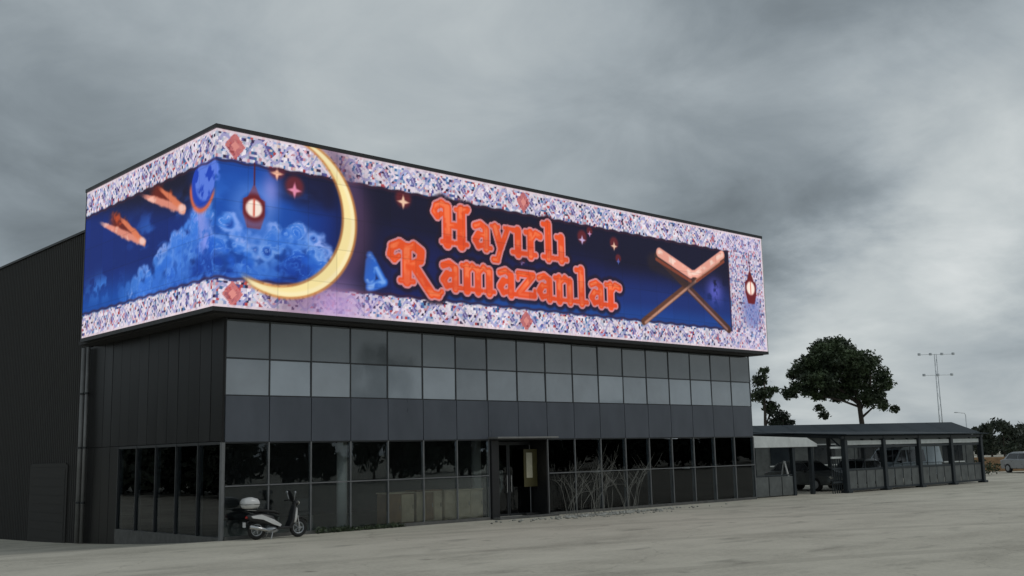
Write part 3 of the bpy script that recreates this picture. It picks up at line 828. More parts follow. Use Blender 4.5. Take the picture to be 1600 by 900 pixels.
# ------------------------------------------------------------------ things behind the glass
def cabinet(label, x0, x1, y0, h, m, mt, nd):
    t = thing('display_cabinet', label, 'cabinet', ((x0 + x1) / 2, y0, 0.03), 0, 'low cabinets behind the glass')
    w = (x1 - x0) / 2
    MB().cbox(-w, w, 0, 0.55, 0.06, h, 0.01).build('carcass', m, t)
    MB().cbox(-w - 0.02, w + 0.02, -0.03, 0.57, h + 0.002, h + 0.04, 0.008).build('cabinet_top', mt, t)
    MB().box(-w + .04, w - .04, 0.04, 0.5, 0, 0.058).build('plinth', m_black, t)
    for k in range(nd):
        a = -w + 2 * w * k / nd + .012; b_ = -w + 2 * w * (k + 1) / nd - .012
        d = MB().cbox(a, b_, -0.022, -0.002, 0.09, h - 0.03, 0.006).build('cabinet_door', mt if k % 2 else m, t)
        MB().box(b_ - 0.06, b_ - 0.04, -0.04, -0.024, h * .5, h * .5 + .12).build('handle', m_chrome, d)
    return t
cabinet('narrow brown cabinet behind the glass left of the entrance', 5.5, 6.5, 0.17, 0.95, m_brown, m_tan, 2)
cabinet('wide tan cabinet behind the glass nearest the entrance', 7.7, 9.3, 0.17, 0.95, m_tan, m_tan, 3)
cabinet('tan and brown cabinet between two others behind the glass', 6.6, 7.6, 0.17, 0.98, m_tan, m_brown, 3)
bs = thing('banner_stand', 'olive upright banner stand with a cream panel inside the entrance', 'banner', (11.72, 0.42, 0.03))
MB().cbox(-0.34, 0.34, -0.12, 0.12, 0, 0.07, 0.01).build('base', m_black, bs)
MB().box(-0.31, 0.31, -0.01, 0.01, 0.95, 2.22).build('banner_sheet', m_olive, bs)
MB().box(-0.20, 0.08, -0.016, -0.0115, 1.25, 2.1).build('cream_panel', m_cream, bs)
MB().tube([(0, 0.03, 0.07), (0, 0.03, 2.36)], 0.012, 6).build('pole', m_mull2, bs)
def chair(x, y, rz, label):
    t = thing('waiting_chair', label, 'chair', (x, y, 0.03), rz, 'chairs behind the glass')
    MB().cbox(-.24, .24, -.23, .23, .43, .48, .012).build('seat', m_inwall, t)
    MB().cbox(-.23, .23, .21, .25, .5, .88, .012).build('backrest', m_inwall, t)
    for a in (-.21, .21):
        for b_ in (-.2, .22):
            MB().tube([(a, b_, 0), (a, b_, .43 if b_ < 0 else .85)], .013, 6).build('leg', m_chrome, t)
for x, y, r, l in ((2.1, 1.3, 0.3, 'grey chair behind the glass beside the parked scooter'), (3.5, 1.6, -0.4, 'grey chair behind the glass left of the white column'), (15.2, 1.5, 0.2, 'grey chair behind the glass just right of the entrance'), (19.0, 1.4, -0.2, 'grey chair behind the glass near the right end')):
    chair(x, y, r, l)

# ------------------------------------------------------------------ scooter
def scooter():
    t = thing('motor_scooter', 'black and white motor scooter with white top box parked at the glass', 'scooter', (1.28, -0.62, 0.0), math.radians(-6))
    t.scale = (.94, .94, .94)
    def sec(x, z0, z1, w, n=10):
        cz, h = (z0 + z1) / 2, (z1 - z0) / 2
        return [(x, w * math.copysign(abs(math.cos(a)) ** 0.7, math.cos(a)), cz + h * math.copysign(abs(math.sin(a)) ** 0.7, math.sin(a))) for a in [2 * math.pi * k / n for k in range(n)]]
    for wx in (-0.62, 0.66):
        w = MB().torus((0, 0, 0), 0.215, 0.055, 26, 8, 'y').build('wheel', m_rub, t, True, (wx, 0, 0.27))
        r = MB().torus((0, 0, 0), 0.165, 0.02, 24, 6, 'y', 1.4).tube([(0, -.06, 0), (0, .06, 0)], 0.04, 10)
        for k in range(5):
            a = 2 * math.pi * k / 5
            r.tube([(0, 0, 0), (0.16 * math.cos(a), 0, 0.16 * math.sin(a))], 0.016, 5)
        r.build('rim', m_silver, w, True)
        MB().torus((0, 0.05, 0), 0.10, 0.012, 18, 5, 'y', .5).build('brake_disc', m_chrome, w)
    # rear body with white flank panels
    MB().loft([sec(-0.92, .60, .70, .05), sec(-0.80, .50, .74, .13), sec(-0.5, .42, .76, .18), sec(-0.2, .36, .70, .18), sec(-0.02, .30, .50, .16)]).build('rear_body', m_plas, t, True)
    for s in (-1, 1):
        pf = [(-0.86, .67), (-0.55, .70), (-0.18, .55), (0.06, .40), (0.02, .34), (-0.2, .42), (-0.5, .56), (-0.8, .61)]
        y = s * 0.19
        vs = [(x, y, z) for x, z in pf] + [(x, y - s * 0.05, z) for x, z in pf]
        n = len(pf)
        fs = [tuple(range(n)), tuple(range(2 * n - 1, n - 1, -1))] + [(i, i + n, (i + 1) % n + n, (i + 1) % n) for i in range(n)]
        MB().add(vs, fs).build('side_panel', m_whitep, t)
    MB().loft([sec(-0.70, .76, .84, .13), sec(-0.45, .75, .85, .17), sec(-0.15, .72, .80, .16), sec(0.02, .68, .74, .11)]).build('seat', m_rub, t, True)
    MB().cbox(-0.06, 0.42, -0.17, 0.17, 0.27, 0.33, 0.015).build('footboard', m_plas, t)
    MB().loft([sec(0.30, .28, .34, .17), sec(0.40, .30, .55, .2), sec(0.46, .45, .80, .21), sec(0.50, .62, .98, .15), sec(0.53, .80, 1.0, .09)]).build('leg_shield', m_plas, t, True)
    MB().loft([sec(0.46, .42, .50, .10), sec(0.56, .40, .78, .11), sec(0.60, .55, .86, .07)]).build('front_cover', m_whitep, t, True)
    hl = MB().blob((0.57, 0, 0.97), (0.10, 0.12, 0.09)).build('headlight_housing', m_plas, t, True)
    MB().blob((0.635, 0, 0.97), (0.045, 0.085, 0.065)).build('headlight', m_amber, hl, True)
    MB().loft([sec(0.46, 1.02, 1.06, .14), sec(0.40, 1.20, 1.24, .15), sec(0.36, 1.32, 1.34, .09)]).build('windscreen', m_plas, t, True)
    for s in (-1, 1):
        MB().tube([(0.60, s * .07, .62), (0.66, s * .07, .27)], .02, 6).build('fork', m_chrome, t)
        h = MB().tube([(0.47, 0, 1.02), (0.44, s * .16, 1.06), (0.36, s * .33, 1.04)], [.016, .016, .018], 6).build('handlebar', m_plas, t)
        m = MB().tube([(0.44, s * .18, 1.06), (0.43, s * .26, 1.24)], .008, 5).blob((0.42, s * .28, 1.28), (.02, .065, .045), 8, 6).build('mirror', m_silver, t, True)
    MB().loft([sec(0.44, .50, .56, .06), sec(0.55, .545, .60, .075), sec(0.7, .56, .60, .075), sec(0.86, .48, .53, .06), sec(0.93, .38, .42, .04)]).build('front_mudguard', m_plas, t, True)
    MB().loft([sec(-0.98, .42, .45, .05), sec(-0.85, .52, .56, .07), sec(-0.62, .56, .60, .07)]).build('rear_mudguard', m_plas, t, True)
    MB().tube([(-0.1, -.13, .26), (-0.35, -.17, .24), (-0.45, -.19, .28), (-0.9, -.2, .38)], [.02, .02, .05, .06], 8).build('exhaust', m_chrome, t, True)
    MB().loft([sec(-0.35, .18, .34, .12), sec(-0.1, .16, .36, .13), sec(0.0, .2, .32, .1)]).build('engine', m_silver, t, True)
    MB().tube([(-0.2, -.16, .2), (-0.26, -.2, .0)], .014, 5).tube([(-0.2, .16, .2), (-0.26, .2, .0)], .014, 5).build('stand', m_chrome, t)
    MB().tube([(-0.55, -.12, .80), (-0.95, -.1, .84), (-0.95, .1, .84), (-0.55, .12, .80)], .012, 5).build('rack', m_chrome, t)
    tb = MB().loft([sec(-1.06, .95, 1.10, .17), sec(-1.02, .88, 1.16, .2), sec(-0.82, .86, 1.20, .22), sec(-0.64, .88, 1.15, .2), sec(-0.60, .94, 1.08, .17)]).build('top_box', m_whitep, t, True)
    MB().cbox(-1.065, -0.6, -0.21, 0.21, 0.985, 1.0, .004).build('lid_seam', m_plas, tb)
    MB().blob((-0.93, 0, 0.63), (.03, .07, .04), 8, 6).build('tail_light', m_red, t, True)
    MB().box(-1.0, -0.99, -.09, .09, .36, .5).build('number_plate', m_white, t)
scooter()

# ------------------------------------------------------------------ leafy stuff helpers
def leaf_mat(name, dark, light, s=0.9):
    m = bpy.data.materials.new(name); m.use_nodes = True
    t = m.node_tree; b = t.nodes['Principled BSDF']
    tcn = N(t, 'ShaderNodeTexCoord')
    no = N(t, 'ShaderNodeTexNoise'); no.inputs['Scale'].default_value = s; no.inputs['Detail'].default_value = 5
    t.links.new(tcn.outputs['Object'], no.inputs['Vector'])
    rp = N(t, 'ShaderNodeValToRGB')
    rp.color_ramp.elements[0].position = .35; rp.color_ramp.elements[0].color = dark + (1,)
    rp.color_ramp.elements[1].position = .68; rp.color_ramp.elements[1].color = light + (1,)
    t.links.new(no.outputs[0], rp.inputs[0]); t.links.new(rp.outputs[0], b.inputs['Base Color'])
    b.inputs['Roughness'].default_value = 0.6
    return m
m_leaf = leaf_mat('pine_foliage', (0.024, 0.038, 0.019), (0.075, 0.112, 0.045), 0.7)
m_leaf2 = leaf_mat('dark_foliage', (0.022, 0.032, 0.020), (0.042, 0.058, 0.034))
m_leaf3 = leaf_mat('hedge_foliage', (0.030, 0.048, 0.022), (0.065, 0.09, 0.042), 2.0)
def leaves(clumps, per, size, seed, flat=0.75):
    """leaf quads scattered through a set of clumps (x, y, z, r)"""
    rg = np.random.default_rng(seed)
    P = []
    for (x, y, z, r) in clumps:
        n = int(per * r * r)
        d = rg.normal(size=(n, 3)); d /= np.linalg.norm(d, axis=1)[:, None]
        rad = r * (0.35 + 0.65 * rg.random(n) ** 0.5) * (0.8 + 0.35 * np.sin(d[:, 0] * 5 + x) * np.cos(d[:, 2] * 6 + z))
        p = d * rad[:, None]; p[:, 2] *= flat
        P.append(p + np.array([x, y, z]))
    P = np.concatenate(P)
    n = len(P)
    a = rg.normal(size=(n, 3)); a /= np.linalg.norm(a, axis=1)[:, None]
    b = rg.normal(size=(n, 3)); b -= a * (a * b).sum(1)[:, None]; b /= np.linalg.norm(b, axis=1)[:, None]
    s = size * (0.6 + 0.8 * rg.random(n))[:, None]
    V = np.stack([P - a * s, P + b * s * .45, P + a * s, P - b * s * .45], 1).reshape(-1, 3)
    F = np.arange(4 * n).reshape(n, 4)
    return V, F
def leaf_obj(name, clumps, per, size, seed, m, parent=None, flat=0.75):
    V, F = leaves(clumps, per, size, seed, flat)
    me = bpy.data.meshes.new(name)
    me.vertices.add(len(V)); me.vertices.foreach_set('co', V.ravel())
    me.loops.add(F.size); me.loops.foreach_set('vertex_index', F.ravel().astype(np.int32))
    me.polygons.add(len(F)); me.polygons.foreach_set('loop_start', np.arange(0, F.size, 4, dtype=np.int32))
    me.update(calc_edges=True)
    me.materials.append(m)
    return put(name, me, parent)

# ------------------------------------------------------------------ trees
EX, EY = 0.737, -0.676     # across the line of sight, to the right
def tree(label, loc, clumps2, trunk, seed, m, per=260, size=0.16, group=None, rot=0.0):
    """clumps2: (sideways, depth, height, radius) ; trunk: list of limbs [(s,d,z,r)...]"""
    t = thing('tree', label, 'tree', loc, rot, group)
    def w(s, d): return (s * EX + d * 0.676, s * EY + d * 0.737)
    tb = MB()
    for limb in trunk:
        tb.tube([w(s, d) + (z,) for s, d, z, r in limb], [r for *_, r in limb], 7)
    tb.build('trunk', m_bark, t, True)
    cl = [w(s, d) + (z, r) for s, d, z, r in clumps2]
    leaf_obj('crown', cl, per, size, seed, m, t)
    return t
rg = random.Random(3)
def j(lst, dd):
    return [(s, rg.uniform(-dd, dd), z, r) for s, z, r in lst]
big = [(-1.9, 8.7, 1.75), (-1.8, 9.55, 1.1), (-2.9, 9.1, 1.0), (-0.9, 9.2, 1.1), (-4.0, 7.9, 1.15), (-4.3, 7.1, .8), (-3.1, 7.0, 1.1), (-5.0, 6.2, .75), (-4.2, 6.2, .6),
       (-0.1, 8.3, 1.45), (0.7, 7.2, 1.25), (1.25, 8.45, .6), (1.5, 8.0, .4), (0.9, 6.1, .9), (1.6, 5.6, .7), (2.15, 4.75, .45), (1.9, 5.1, .45), (-1.5, 6.5, .85), (-0.4, 6.7, .9), (-2.2, 6.1, .5),
       (-3.0, 5.0, .45), (-3.2, 4.4, .5), (-2.6, 5.9, .6), (-1.0, 5.8, .5), (0.2, 5.8, .7), (1.4, 6.6, .85), (1.9, 6.0, .5), (-3.6, 6.5, .8), (-3.4, 8.2, 1.0), (.6, 8.6, .8), (-.2, 7.0, 1.1), (-4.6, 7.6, .6), (-2.8, 8.0, 1.1), (-2.4, 9.6, .9), (-1.2, 9.75, .85), (-.2, 9.1, .9), (.9, 8.0, .9), (1.3, 7.3, .8), (-3.9, 8.5, .8), (-2.6, 6.6, .9), (-.9, 6.4, .8), (.6, 5.4, .7), (-.4, 5.9, .6), (1.5, 5.0, .5), (-1.7, 5.7, .6), (-4.7, 6.6, .7), (-3.4, 5.9, .6), (-3.6, 7.4, 1.0), (-0.9, 7.6, 1.2), (-2.0, 7.5, 1.2)]
tree('big dark pine tree standing alone behind the carport', (59.9, 15.0, 0), j(big, 1.6),
     [[(0, 0, 0, .24), (.05, 0, 3.2, .2), (-.1, 0, 5.4, .17), (-.6, .2, 7.4, .12), (-1.2, 0, 8.8, .06)], [(-.1, 0, 5.2, .13), (-1.4, .3, 6.4, .1), (-3.0, .4, 7.2, .07), (-4.0, .3, 7.8, .04)],
      [(0, 0, 4.8, .12), (.7, -.3, 6.0, .09), (.9, -.2, 7.4, .05)], [(-.1, 0, 5.0, .1), (-1.6, -.5, 5.5, .07), (-3.6, -.4, 6.0, .05), (-4.8, -.2, 6.2, .03)], [(0.05, 0, 4.2, .1), (1.2, .2, 5.1, .06), (2.1, .1, 4.8, .03)]], 5, m_leaf, 900, 0.13)
cA = [(0, 6.2, .8), (-.3, 7.2, .8), (.35, 5.2, .7), (.1, 7.9, .5), (-.6, 6.0, .8), (.55, 6.4, .4)]
tree('tall dark tree just behind the right end of the building', (54.5, 19.6, 0), j(cA, .6), [[(-.2, 0, 0, .16), (-.2, 0, 4, .12), (-.1, 0, 7, .05)], [(-.2, 0, 3.6, .07), (.4, .2, 5.2, .03)]], 6, m_leaf, 520, .15, 'trees behind the building end')
cB = [(0, 4.4, .7), (.4, 3.9, .6), (-.5, 3.9, .8), (-.9, 4.8, .6), (.1, 3.2, .8), (-.8, 3.1, .8), (.9, 3.2, .5)]
tree('shorter bushy tree behind the white side awning', (55.6, 18.9, 0), j(cB, .6), [[(0, 0, 0, .14), (-.1, 0, 2.6, .1), (-.1, 0, 4.2, .04)]], 8, m_leaf2, 520, .15, 'trees behind the building end')

def far_tree(label, px, D, top, wid, seed, lowc=0.25):
    # base on the ground at a distance D along a bearing
    k = (px - 800) / 1661.0
    dx, dy = 0.737 * k + 0.699, -0.675 * k + 0.7455
    x, y = -13.81 + dx * D, -26.52 + dy * D
    rr = random.Random(seed)
    cl = []
    for i in range(11):
        z = top * (lowc + (0.9 - lowc) * rr.random())
        s = (1 - ((z / top - 0.5) / 0.62) ** 2) ** 0.5 if abs(z / top - .5) < .62 else .3
        cl.append((rr.uniform(-.5, .5) * wid * s, rr.uniform(-.4, .4) * wid, z, wid * rr.uniform(.16, .26)))
    cl.append((0, 0, top * .9, wid * .16))
    return tree(label, (x, y, 0), cl, [[(0, 0, 0, .16), (.1, 0, top * .45, .12), (0, 0, top * .8, .05)], [(.05, 0, top * .35, .07), (wid * .2, 0, top * .6, .03)]], seed, m_leaf2, 200, .26, 'distant trees beyond the yard')
far_tree('round distant tree just right of the carport end', 1516, 150, 4.4, 4.2, 21)
far_tree('tallest distant tree between two lower ones at right', 1558, 140, 5.0, 5.2, 22)
far_tree('distant tree cut off by the right picture edge', 1600, 150, 4.8, 5.0, 23)
far_tree('low distant tree seen above the carport roof', 1428, 160, 4.6, 4.6, 24)
far_tree('broad distant tree hugging the ground right of the tallest', 1582, 165, 4.0, 6.0, 25)
far_tree('small distant tree left of the tallest at right', 1538, 160, 3.9, 4.0, 26)

# unseen tree row behind the viewpoint, added so its reflection darkens the ground-floor glass
rr_ = random.Random(77)
LBL = 'unseen dark tree across the yard, added to darken the ground-floor glass'
GRP = 'added tree row across the yard'
row0 = tree(LBL, (26, -62, 0), [(rr_.uniform(-2.8, 2.8), rr_.uniform(-1.5, 1.5), rr_.uniform(.9, 6.2), rr_.uniform(1.1, 1.7)) for _ in range(18)],
            [[(0, 0, 0, .22), (.1, 0, 3, .17), (0, 0, 6, .06)]], 51, m_leaf2, 60, .34, GRP)
for i in range(1, 28):
    c = row0.copy(); COL.objects.link(c)
    c.location = (20 + i * 3.7 + rr_.uniform(-1, 1), -62 + rr_.uniform(-3, 3), 0)
    c.rotation_euler = (0, 0, rr_.uniform(0, 6.28)); k = rr_.uniform(.85, 1.15); c.scale = (k, k, k)
    if i in (7, 8):
        c.location = (48.2 if i == 7 else 51.4, -62, 0); c.scale = (.55, .55, 1.95 if i == 7 else 1.8)
    for ch in row0.children:
        d = ch.copy(); COL.objects.link(d); d.parent = c

for i in range(14):  # second unseen row, added left of the frame to darken side-wall reflections
    c = row0.copy(); COL.objects.link(c)
    c['label'] = 'unseen dark tree left of the warehouse, added to darken the side glass'
    c['group'] = 'added tree row left of the warehouse'
    c.location = (-31 + rr_.uniform(-2, 2), 30 + i * 5.0 + rr_.uniform(-1, 1), -1.0)
    c.rotation_euler = (0, 0, rr_.uniform(0, 6.28)); k = rr_.uniform(1.2, 1.6); c.scale = (k, k, k)
    for ch in row0.children:
        d = ch.copy(); COL.objects.link(d); d.parent = c

# ------------------------------------------------------------------ side awning, right of the glass front
A = thing('side_awning', 'white flat awning on dark posts at the right end of the showroom', 'awning', (24.45, 0.2, 0))
MB().cbox(0, 5.0, 0, 3.4, 2.10, 2.16, .01).build('ceiling_board', m_lowp, A)
MB().loft([[(0, -0.06, 2.12), (0, 0.0, 2.12), (0, 0.0, 2.62), (0, -0.06, 2.62)], [(4.2, -0.06, 2.12), (4.2, 0, 2.12), (4.2, 0, 2.52), (4.2, -0.06, 2.52)], [(5.0, -0.06, 2.12), (5.0, 0, 2.12), (5.0, 0, 2.24), (5.0, -0.06, 2.24)]]).build('fascia', m_pale, A)
MB().add([(0, 0.02, 2.60), (4.2, 0.02, 2.50), (5.0, 0.02, 2.2), (5.0, 3.4, 2.2), (4.2, 3.4, 2.50), (0, 3.4, 2.60)], [(0, 1, 4, 5), (1, 2, 3, 4)]).build('roof_sheet', m_pale, A)
for x in (0.15, 3.2, 4.7):
    MB().cbox(-.09, .09, -.09, .09, 0, 2.1, .012).build('post', m_steel, A, loc=(x, 0.12, 0))
for x in (0.15, 4.7):
    MB().cbox(-.08, .08, -.08, .08, 0, 2.1, .012).build('post', m_steel, A, loc=(x, 3.2, 0))
for i in range(3):
    MB().cbox(-.46, .46, -.03, .03, 0.04, 0.86, .01).build('low_panel', m_lowp, A, loc=(0.78 + i * 0.98, 0.12, 0))
MB().cbox(0.24, 3.1, .09, .15, 0.88, 0.94, .008).build('rail', m_steel, A)
for i in range(4):
    MB().cbox(-.55, .55, -.02, .02, 0.02, 2.05, .008).build('back_panel', m_steel, A, loc=(0.85 + i * 1.16, 3.3, 0))
bo = thing('sandwich_board', 'blank white folding board standing under the side awning', 'sign', (27.9, 0.9, 0), 0.5)
for s in (-1, 1):
    vs = [(-.33, s * .32, 0), (.33, s * .32, 0), (.33, s * .02, 1.5), (-.33, s * .02, 1.5)]
    MB().add(vs + [(a, b_ - s * .025, c) for a, b_, c in vs], [(0, 1, 2, 3), (7, 6, 5, 4), (0, 4, 5, 1), (1, 5, 6, 2), (2, 6, 7, 3), (3, 7, 4, 0)]).build('board', m_white, bo)
MB().tube([(-.25, 0, 1.5), (.25, 0, 1.5)], .02, 6).build('hinge', m_chrome, bo)

# ------------------------------------------------------------------ carport with railings
Cp = thing('carport', 'long dark steel carport with low panelled railing right of the showroom', 'carport', (30.5, -0.6, 0))
PS = 3.5
me_post = MB().cbox(-.12, .12, -.12, .12, 0, 2.42, .015).mesh('post', m_steel)
me_pb = MB().cbox(-.09, .09, -.09, .09, 0, 2.62, .012).mesh('post', m_steel)
me_base = MB().cbox(-.2, .2, -.2, .2, 0, .12, .015).mesh('post_base', m_steel)
for i in range(5):
    p = put('post', me_post, Cp, (i * PS, 0, 0))
    put('post_base', me_base, p, (0, 0, 0))
    put('post', me_pb, Cp, (i * PS, 5.0, 0))
    MB().tube([(0, 0, 2.0), (0, 0.7, 2.62)], .04, 6).build('brace', m_steel, Cp, loc=(i * PS, 0.1, 0))
    MB().add([(-.05, 0, 2.44), (.05, 0, 2.44), (.05, 5.2, 2.68), (-.05, 5.2, 2.68), (-.05, 0, 2.56), (.05, 0, 2.56), (.05, 5.2, 2.80), (-.05, 5.2, 2.80)],
             [(0, 3, 2, 1), (4, 5, 6, 7), (0, 1, 5, 4), (1, 2, 6, 5), (2, 3, 7, 6), (3, 0, 4, 7)]).build('rafter', m_steel, Cp, loc=(i * PS, -0.1, 0))
MB().cbox(-0.3, 4 * PS + 0.3, -0.08, 0.08, 2.43, 2.57, .012).build('front_beam', m_steel, Cp)
MB().cbox(-0.3, 4 * PS + 0.3, 4.92, 5.08, 2.62, 2.79, .012).build('rear_beam', m_steel, Cp)
for i in range(12):
    x0 = -0.4 + i * (4 * PS + .8) / 12; x1 = x0 + (4 * PS + .8) / 12 - .02
    vs = [(x0, -.4, 2.60), (x1, -.4, 2.60), (x1, 5.4, 2.86), (x0, 5.4, 2.86), (x0, -.4, 2.64), (x1, -.4, 2.64), (x1, 5.4, 2.90), (x0, 5.4, 2.90)]
    MB().add(vs, [(0, 3, 2, 1), (4, 5, 6, 7), (0, 1, 5, 4), (1, 2, 6, 5), (2, 3, 7, 6), (3, 0, 4, 7)]).build('roof_sheet', m_roofb, Cp)
me_rail = MB().cbox(.14, PS - .14, -.035, .035, 0, .10, .008).mesh('rail', m_steel)
me_hd = MB().cbox(.16, PS - .16, -.02, .02, 0, .20, .006).mesh('header_panel', m_pale)
me_lp = MB().cbox(-.36, .36, -.02, .02, 0, .80, .006).mesh('low_panel', m_lowp)
me_bar = MB().tube([(0, 0, 0), (0, 0, 1.18)], .02, 6).mesh('bar', m_steel)
for i in range(4):
    put('rail', me_rail, Cp, (i * PS, 0, 0.98)); put('rail', me_rail, Cp, (i * PS, 0, 0.08)); put('rail', me_rail, Cp, (i * PS, 0, 2.02))
    put('header_panel', me_hd, Cp, (i * PS, 0, 2.15))
    for k in range(4):
        put('low_panel', me_lp, Cp, (i * PS + .53 + k * .815, 0.0, 0.18))
    if True:
        for k in range(3):
            put('bar', me_bar, Cp, (i * PS + .875 * (k + 1), 0.0, 1.0))
F2 = thing('link_fence', 'short bar fence with pale rails between awning and carport', 'fence', (29.5, -0.5, 0))
for z, m in ((0.45, m_steel), (1.05, m_steel), (1.55, m_pale), (2.0, m_pale)):
    MB().cbox(0, 0.86, -.03, .03, z, z + .09, .008).build('rail', m, F2)
for k in range(5):
    MB().cbox(-.02, .02, -.02, .02, 0, 1.62, .004).build('bar', m_steel, F2, loc=(0.06 + k * .18, 0.055, 0))

# low shed behind the carport
Sh = thing('storage_shed', 'long low blue-grey shed behind the carport', 'shed', (48, 9.5, 0), math.radians(-31))
MB().box(-9, 9, 0, 5, 0, 2.75).build('wall', m_lowp, Sh)
for i in range(9):
    x0 = -9.3 + i * 2.07
    vs = [(x0, -.5, 2.8), (x0 + 2.03, -.5, 2.8), (x0 + 2.03, 2.5, 3.55), (x0, 2.5, 3.55), (x0, 5.5, 2.8), (x0 + 2.03, 5.5, 2.8)]
    MB().add(vs + [(a, b_, c - .06) for a, b_, c in vs], [(0, 1, 2, 3), (3, 2, 5, 4), (7, 6, 9, 8), (8, 9, 10, 11)] + [(0, 6, 7, 1), (4, 5, 11, 10)][:2]).build('roof_sheet', m_roofb, Sh)
for i in range(6):
    w = MB().cbox(-.7, .7, -.06, -.01, 1.0, 2.2, .01).build('window', m_cargl, Sh, loc=(-7.5 + i * 3, 0, 0))
    MB().box(-.78, .78, -.05, -.001, 2.205, 2.28).box(-.78, .78, -.09, -.001, .92, .995).build('window_frame', m_pale, w)

# ------------------------------------------------------------------ vehicles
def car(label, loc, rz, m, van=False, group='parked vehicles'):
    t = thing('parked_van' if van else 'parked_car', label, 'van' if van else 'car', loc, rz, group)
    if van:
        low = [(-2.4, .35), (2.3, .35), (2.42, .55), (2.38, .95), (1.75, 1.12), (-2.4, 1.12)]
        cab = [(-2.4, 1.12, .90), (1.75, 1.12, .90), (1.05, 1.88, .80), (.7, 1.98, .78), (-2.3, 1.98, .80)]
        wx = (-1.5, 1.5)
    else:
        low = [(-2.05, .38), (-2.0, .28), (2.0, .28), (2.1, .42), (2.08, .62), (1.9, .74), (1.0, .90), (-1.7, .94), (-2.08, .86)]
        cab = [(-1.7, .94, .80), (1.0, .90, .80), (.35, 1.36, .64), (.1, 1.43, .62), (-.9, 1.44, .62), (-1.35, 1.32, .64)]
        wx = (-1.25, 1.3)
    n = len(low)
    rings = []
    for y, k in ((-.88, .06), (-.8, 0), (.8, 0), (.88, .06)):
        rings.append([(x * (1 - k * .6), y, z + (0.04 if (k and z < .5) else -.03 if k else 0)) for x, z in low])
    MB().loft(rings).build('body', m, t)
    k = len(cab)
    MB().add([(x, -w, z) for x, z, w in cab] + [(x, w, z) for x, z, w in cab],
             [tuple(range(k - 1, -1, -1)), tuple(range(k, 2 * k))] + [(i, (i + 1) % k, (i + 1) % k + k, i + k) for i in range(k)]).build('cabin', m, t)
    def lerp(a, b_, f): return a + (b_ - a) * f
    for s in (-1, 1):
        z0, z1 = (1.18, 1.82) if van else (.97, 1.33)
        w0, w1 = (.90, .815) if van else (.79, .665)
        for (a0, a1, b0, b1) in ([(.75, 1.6, .7, 1.02), (-.9, .6, -.85, .55)] if van else [(-.28, .88, -.28, .36), (-1.5, -.36, -1.2, -.36)]):
            y0, y1 = s * (w0 + .012), s * (w1 + .012)
            MB().add([(a0, y0, z0), (a1, y0, z0), (b1, y1, z1), (b0, y1, z1), (a0, y0 - s * .03, z0), (a1, y0 - s * .03, z0), (b1, y1 - s * .03, z1), (b0, y1 - s * .03, z1)],
                     [(0, 1, 2, 3), (7, 6, 5, 4), (0, 4, 5, 1), (1, 5, 6, 2), (2, 6, 7, 3), (3, 7, 4, 0)]).build('side_window', m_cargl, t)
        for x in wx:
            w = MB().tube([(0, -.1, 0), (0, -.09, 0), (0, .09, 0), (0, .1, 0)], [.28, .31, .31, .28], 20).build('wheel', m_rub, t, False, (x, s * .80, .31))
            MB().tube([(0, s * .101, 0), (0, s * .108, 0)], [.19, .17], 14).build('rim', m_silver, w)
        xf = 2.36 if van else 2.03
        MB().blob((xf, s * .62, .80 if van else .62), (.07, .16, .09), 8, 6).build('headlight', m_amber, t, True)
        MB().blob((-2.38 if van else -2.03, s * .70, .9 if van else .78), (.05, .09, .12), 8, 6).build('tail_light', m_red, t, True)
        MB().blob((1.35 if van else .8, s * 1.0, 1.2 if van else .98), (.06, .1, .07), 8, 6).build('wing_mirror', m_plas, t, True)
    a, b_ = (cab[1], cab[2])
    f0, f1 = .1, .92
    q = [(lerp(a[0], b_[0], f) + .02, y * lerp(a[2], b_[2], f) * .9, lerp(a[1], b_[1], f) + .015) for f, y in ((f0, -1), (f0, 1), (f1, 1), (f1, -1))]
    MB().add(q + [(x - .04, y, z - .02) for x, y, z in q], [(0, 1, 2, 3), (7, 6, 5, 4), (0, 4, 5, 1), (1, 5, 6, 2), (2, 6, 7, 3), (3, 7, 4, 0)]).build('windscreen', m_cargl, t)
    MB().cbox(xf - .02, xf + .08, -.75, .75, .33, .5, .02).build('bumper', m_plas, t)
    return t
car('pale blue van parked inside the carport, its last bay', (42.6, 3.0, 0), math.radians(170), m_bluep, True)
car('silver car parked in the middle bays of the carport', (37.0, 2.6, 0), math.radians(186), m_silver)
car('dark grey car parked in the first bay of the carport', (33.0, 3.0, 0), math.radians(-100), m_lowp)
car('silver car parked beyond the carport near the hedge', (63.2, 4.3, 0), math.radians(-120), m_silver)

# hedge / wall at the far right end of the yard
hd = thing('hedge', 'low green hedge at the far end of the yard beyond the carport', 'hedge', (54.6, 6.6, 0))
cl = []
for i in range(22):
    s = -6 + i * 0.45
    cl.append((s * EX, s * EY, 0.55 + random.uniform(-.1, .15), 0.55))
leaf_obj('foliage', cl, 260, 0.11, 31, m_leaf3, hd, 1.0)
sb = MB()
for i in range(10):
    s = -6 + i * .9
    sb.tube([(s * EX, s * EY, 0), (s * EX + .05, s * EY, .7)], .03, 5)
sb.build('stems', m_bark, hd)
bw = thing('boundary_wall', 'low brownish boundary wall behind the hedge at far right', 'wall', (66, 9.0, 0), math.radians(-42.5))
for i in range(14):
    MB().cbox(-.98, .98, -.1, .1, 0, 1.05, .02).build('panel', m_brown, bw, loc=(-9 + i * 2.0, 0, 0))
    MB().cbox(-.12, .12, -.13, .13, 0, 1.2, .02).build('post', m_curb, bw, loc=(-10 + i * 2.0, 0, 0))

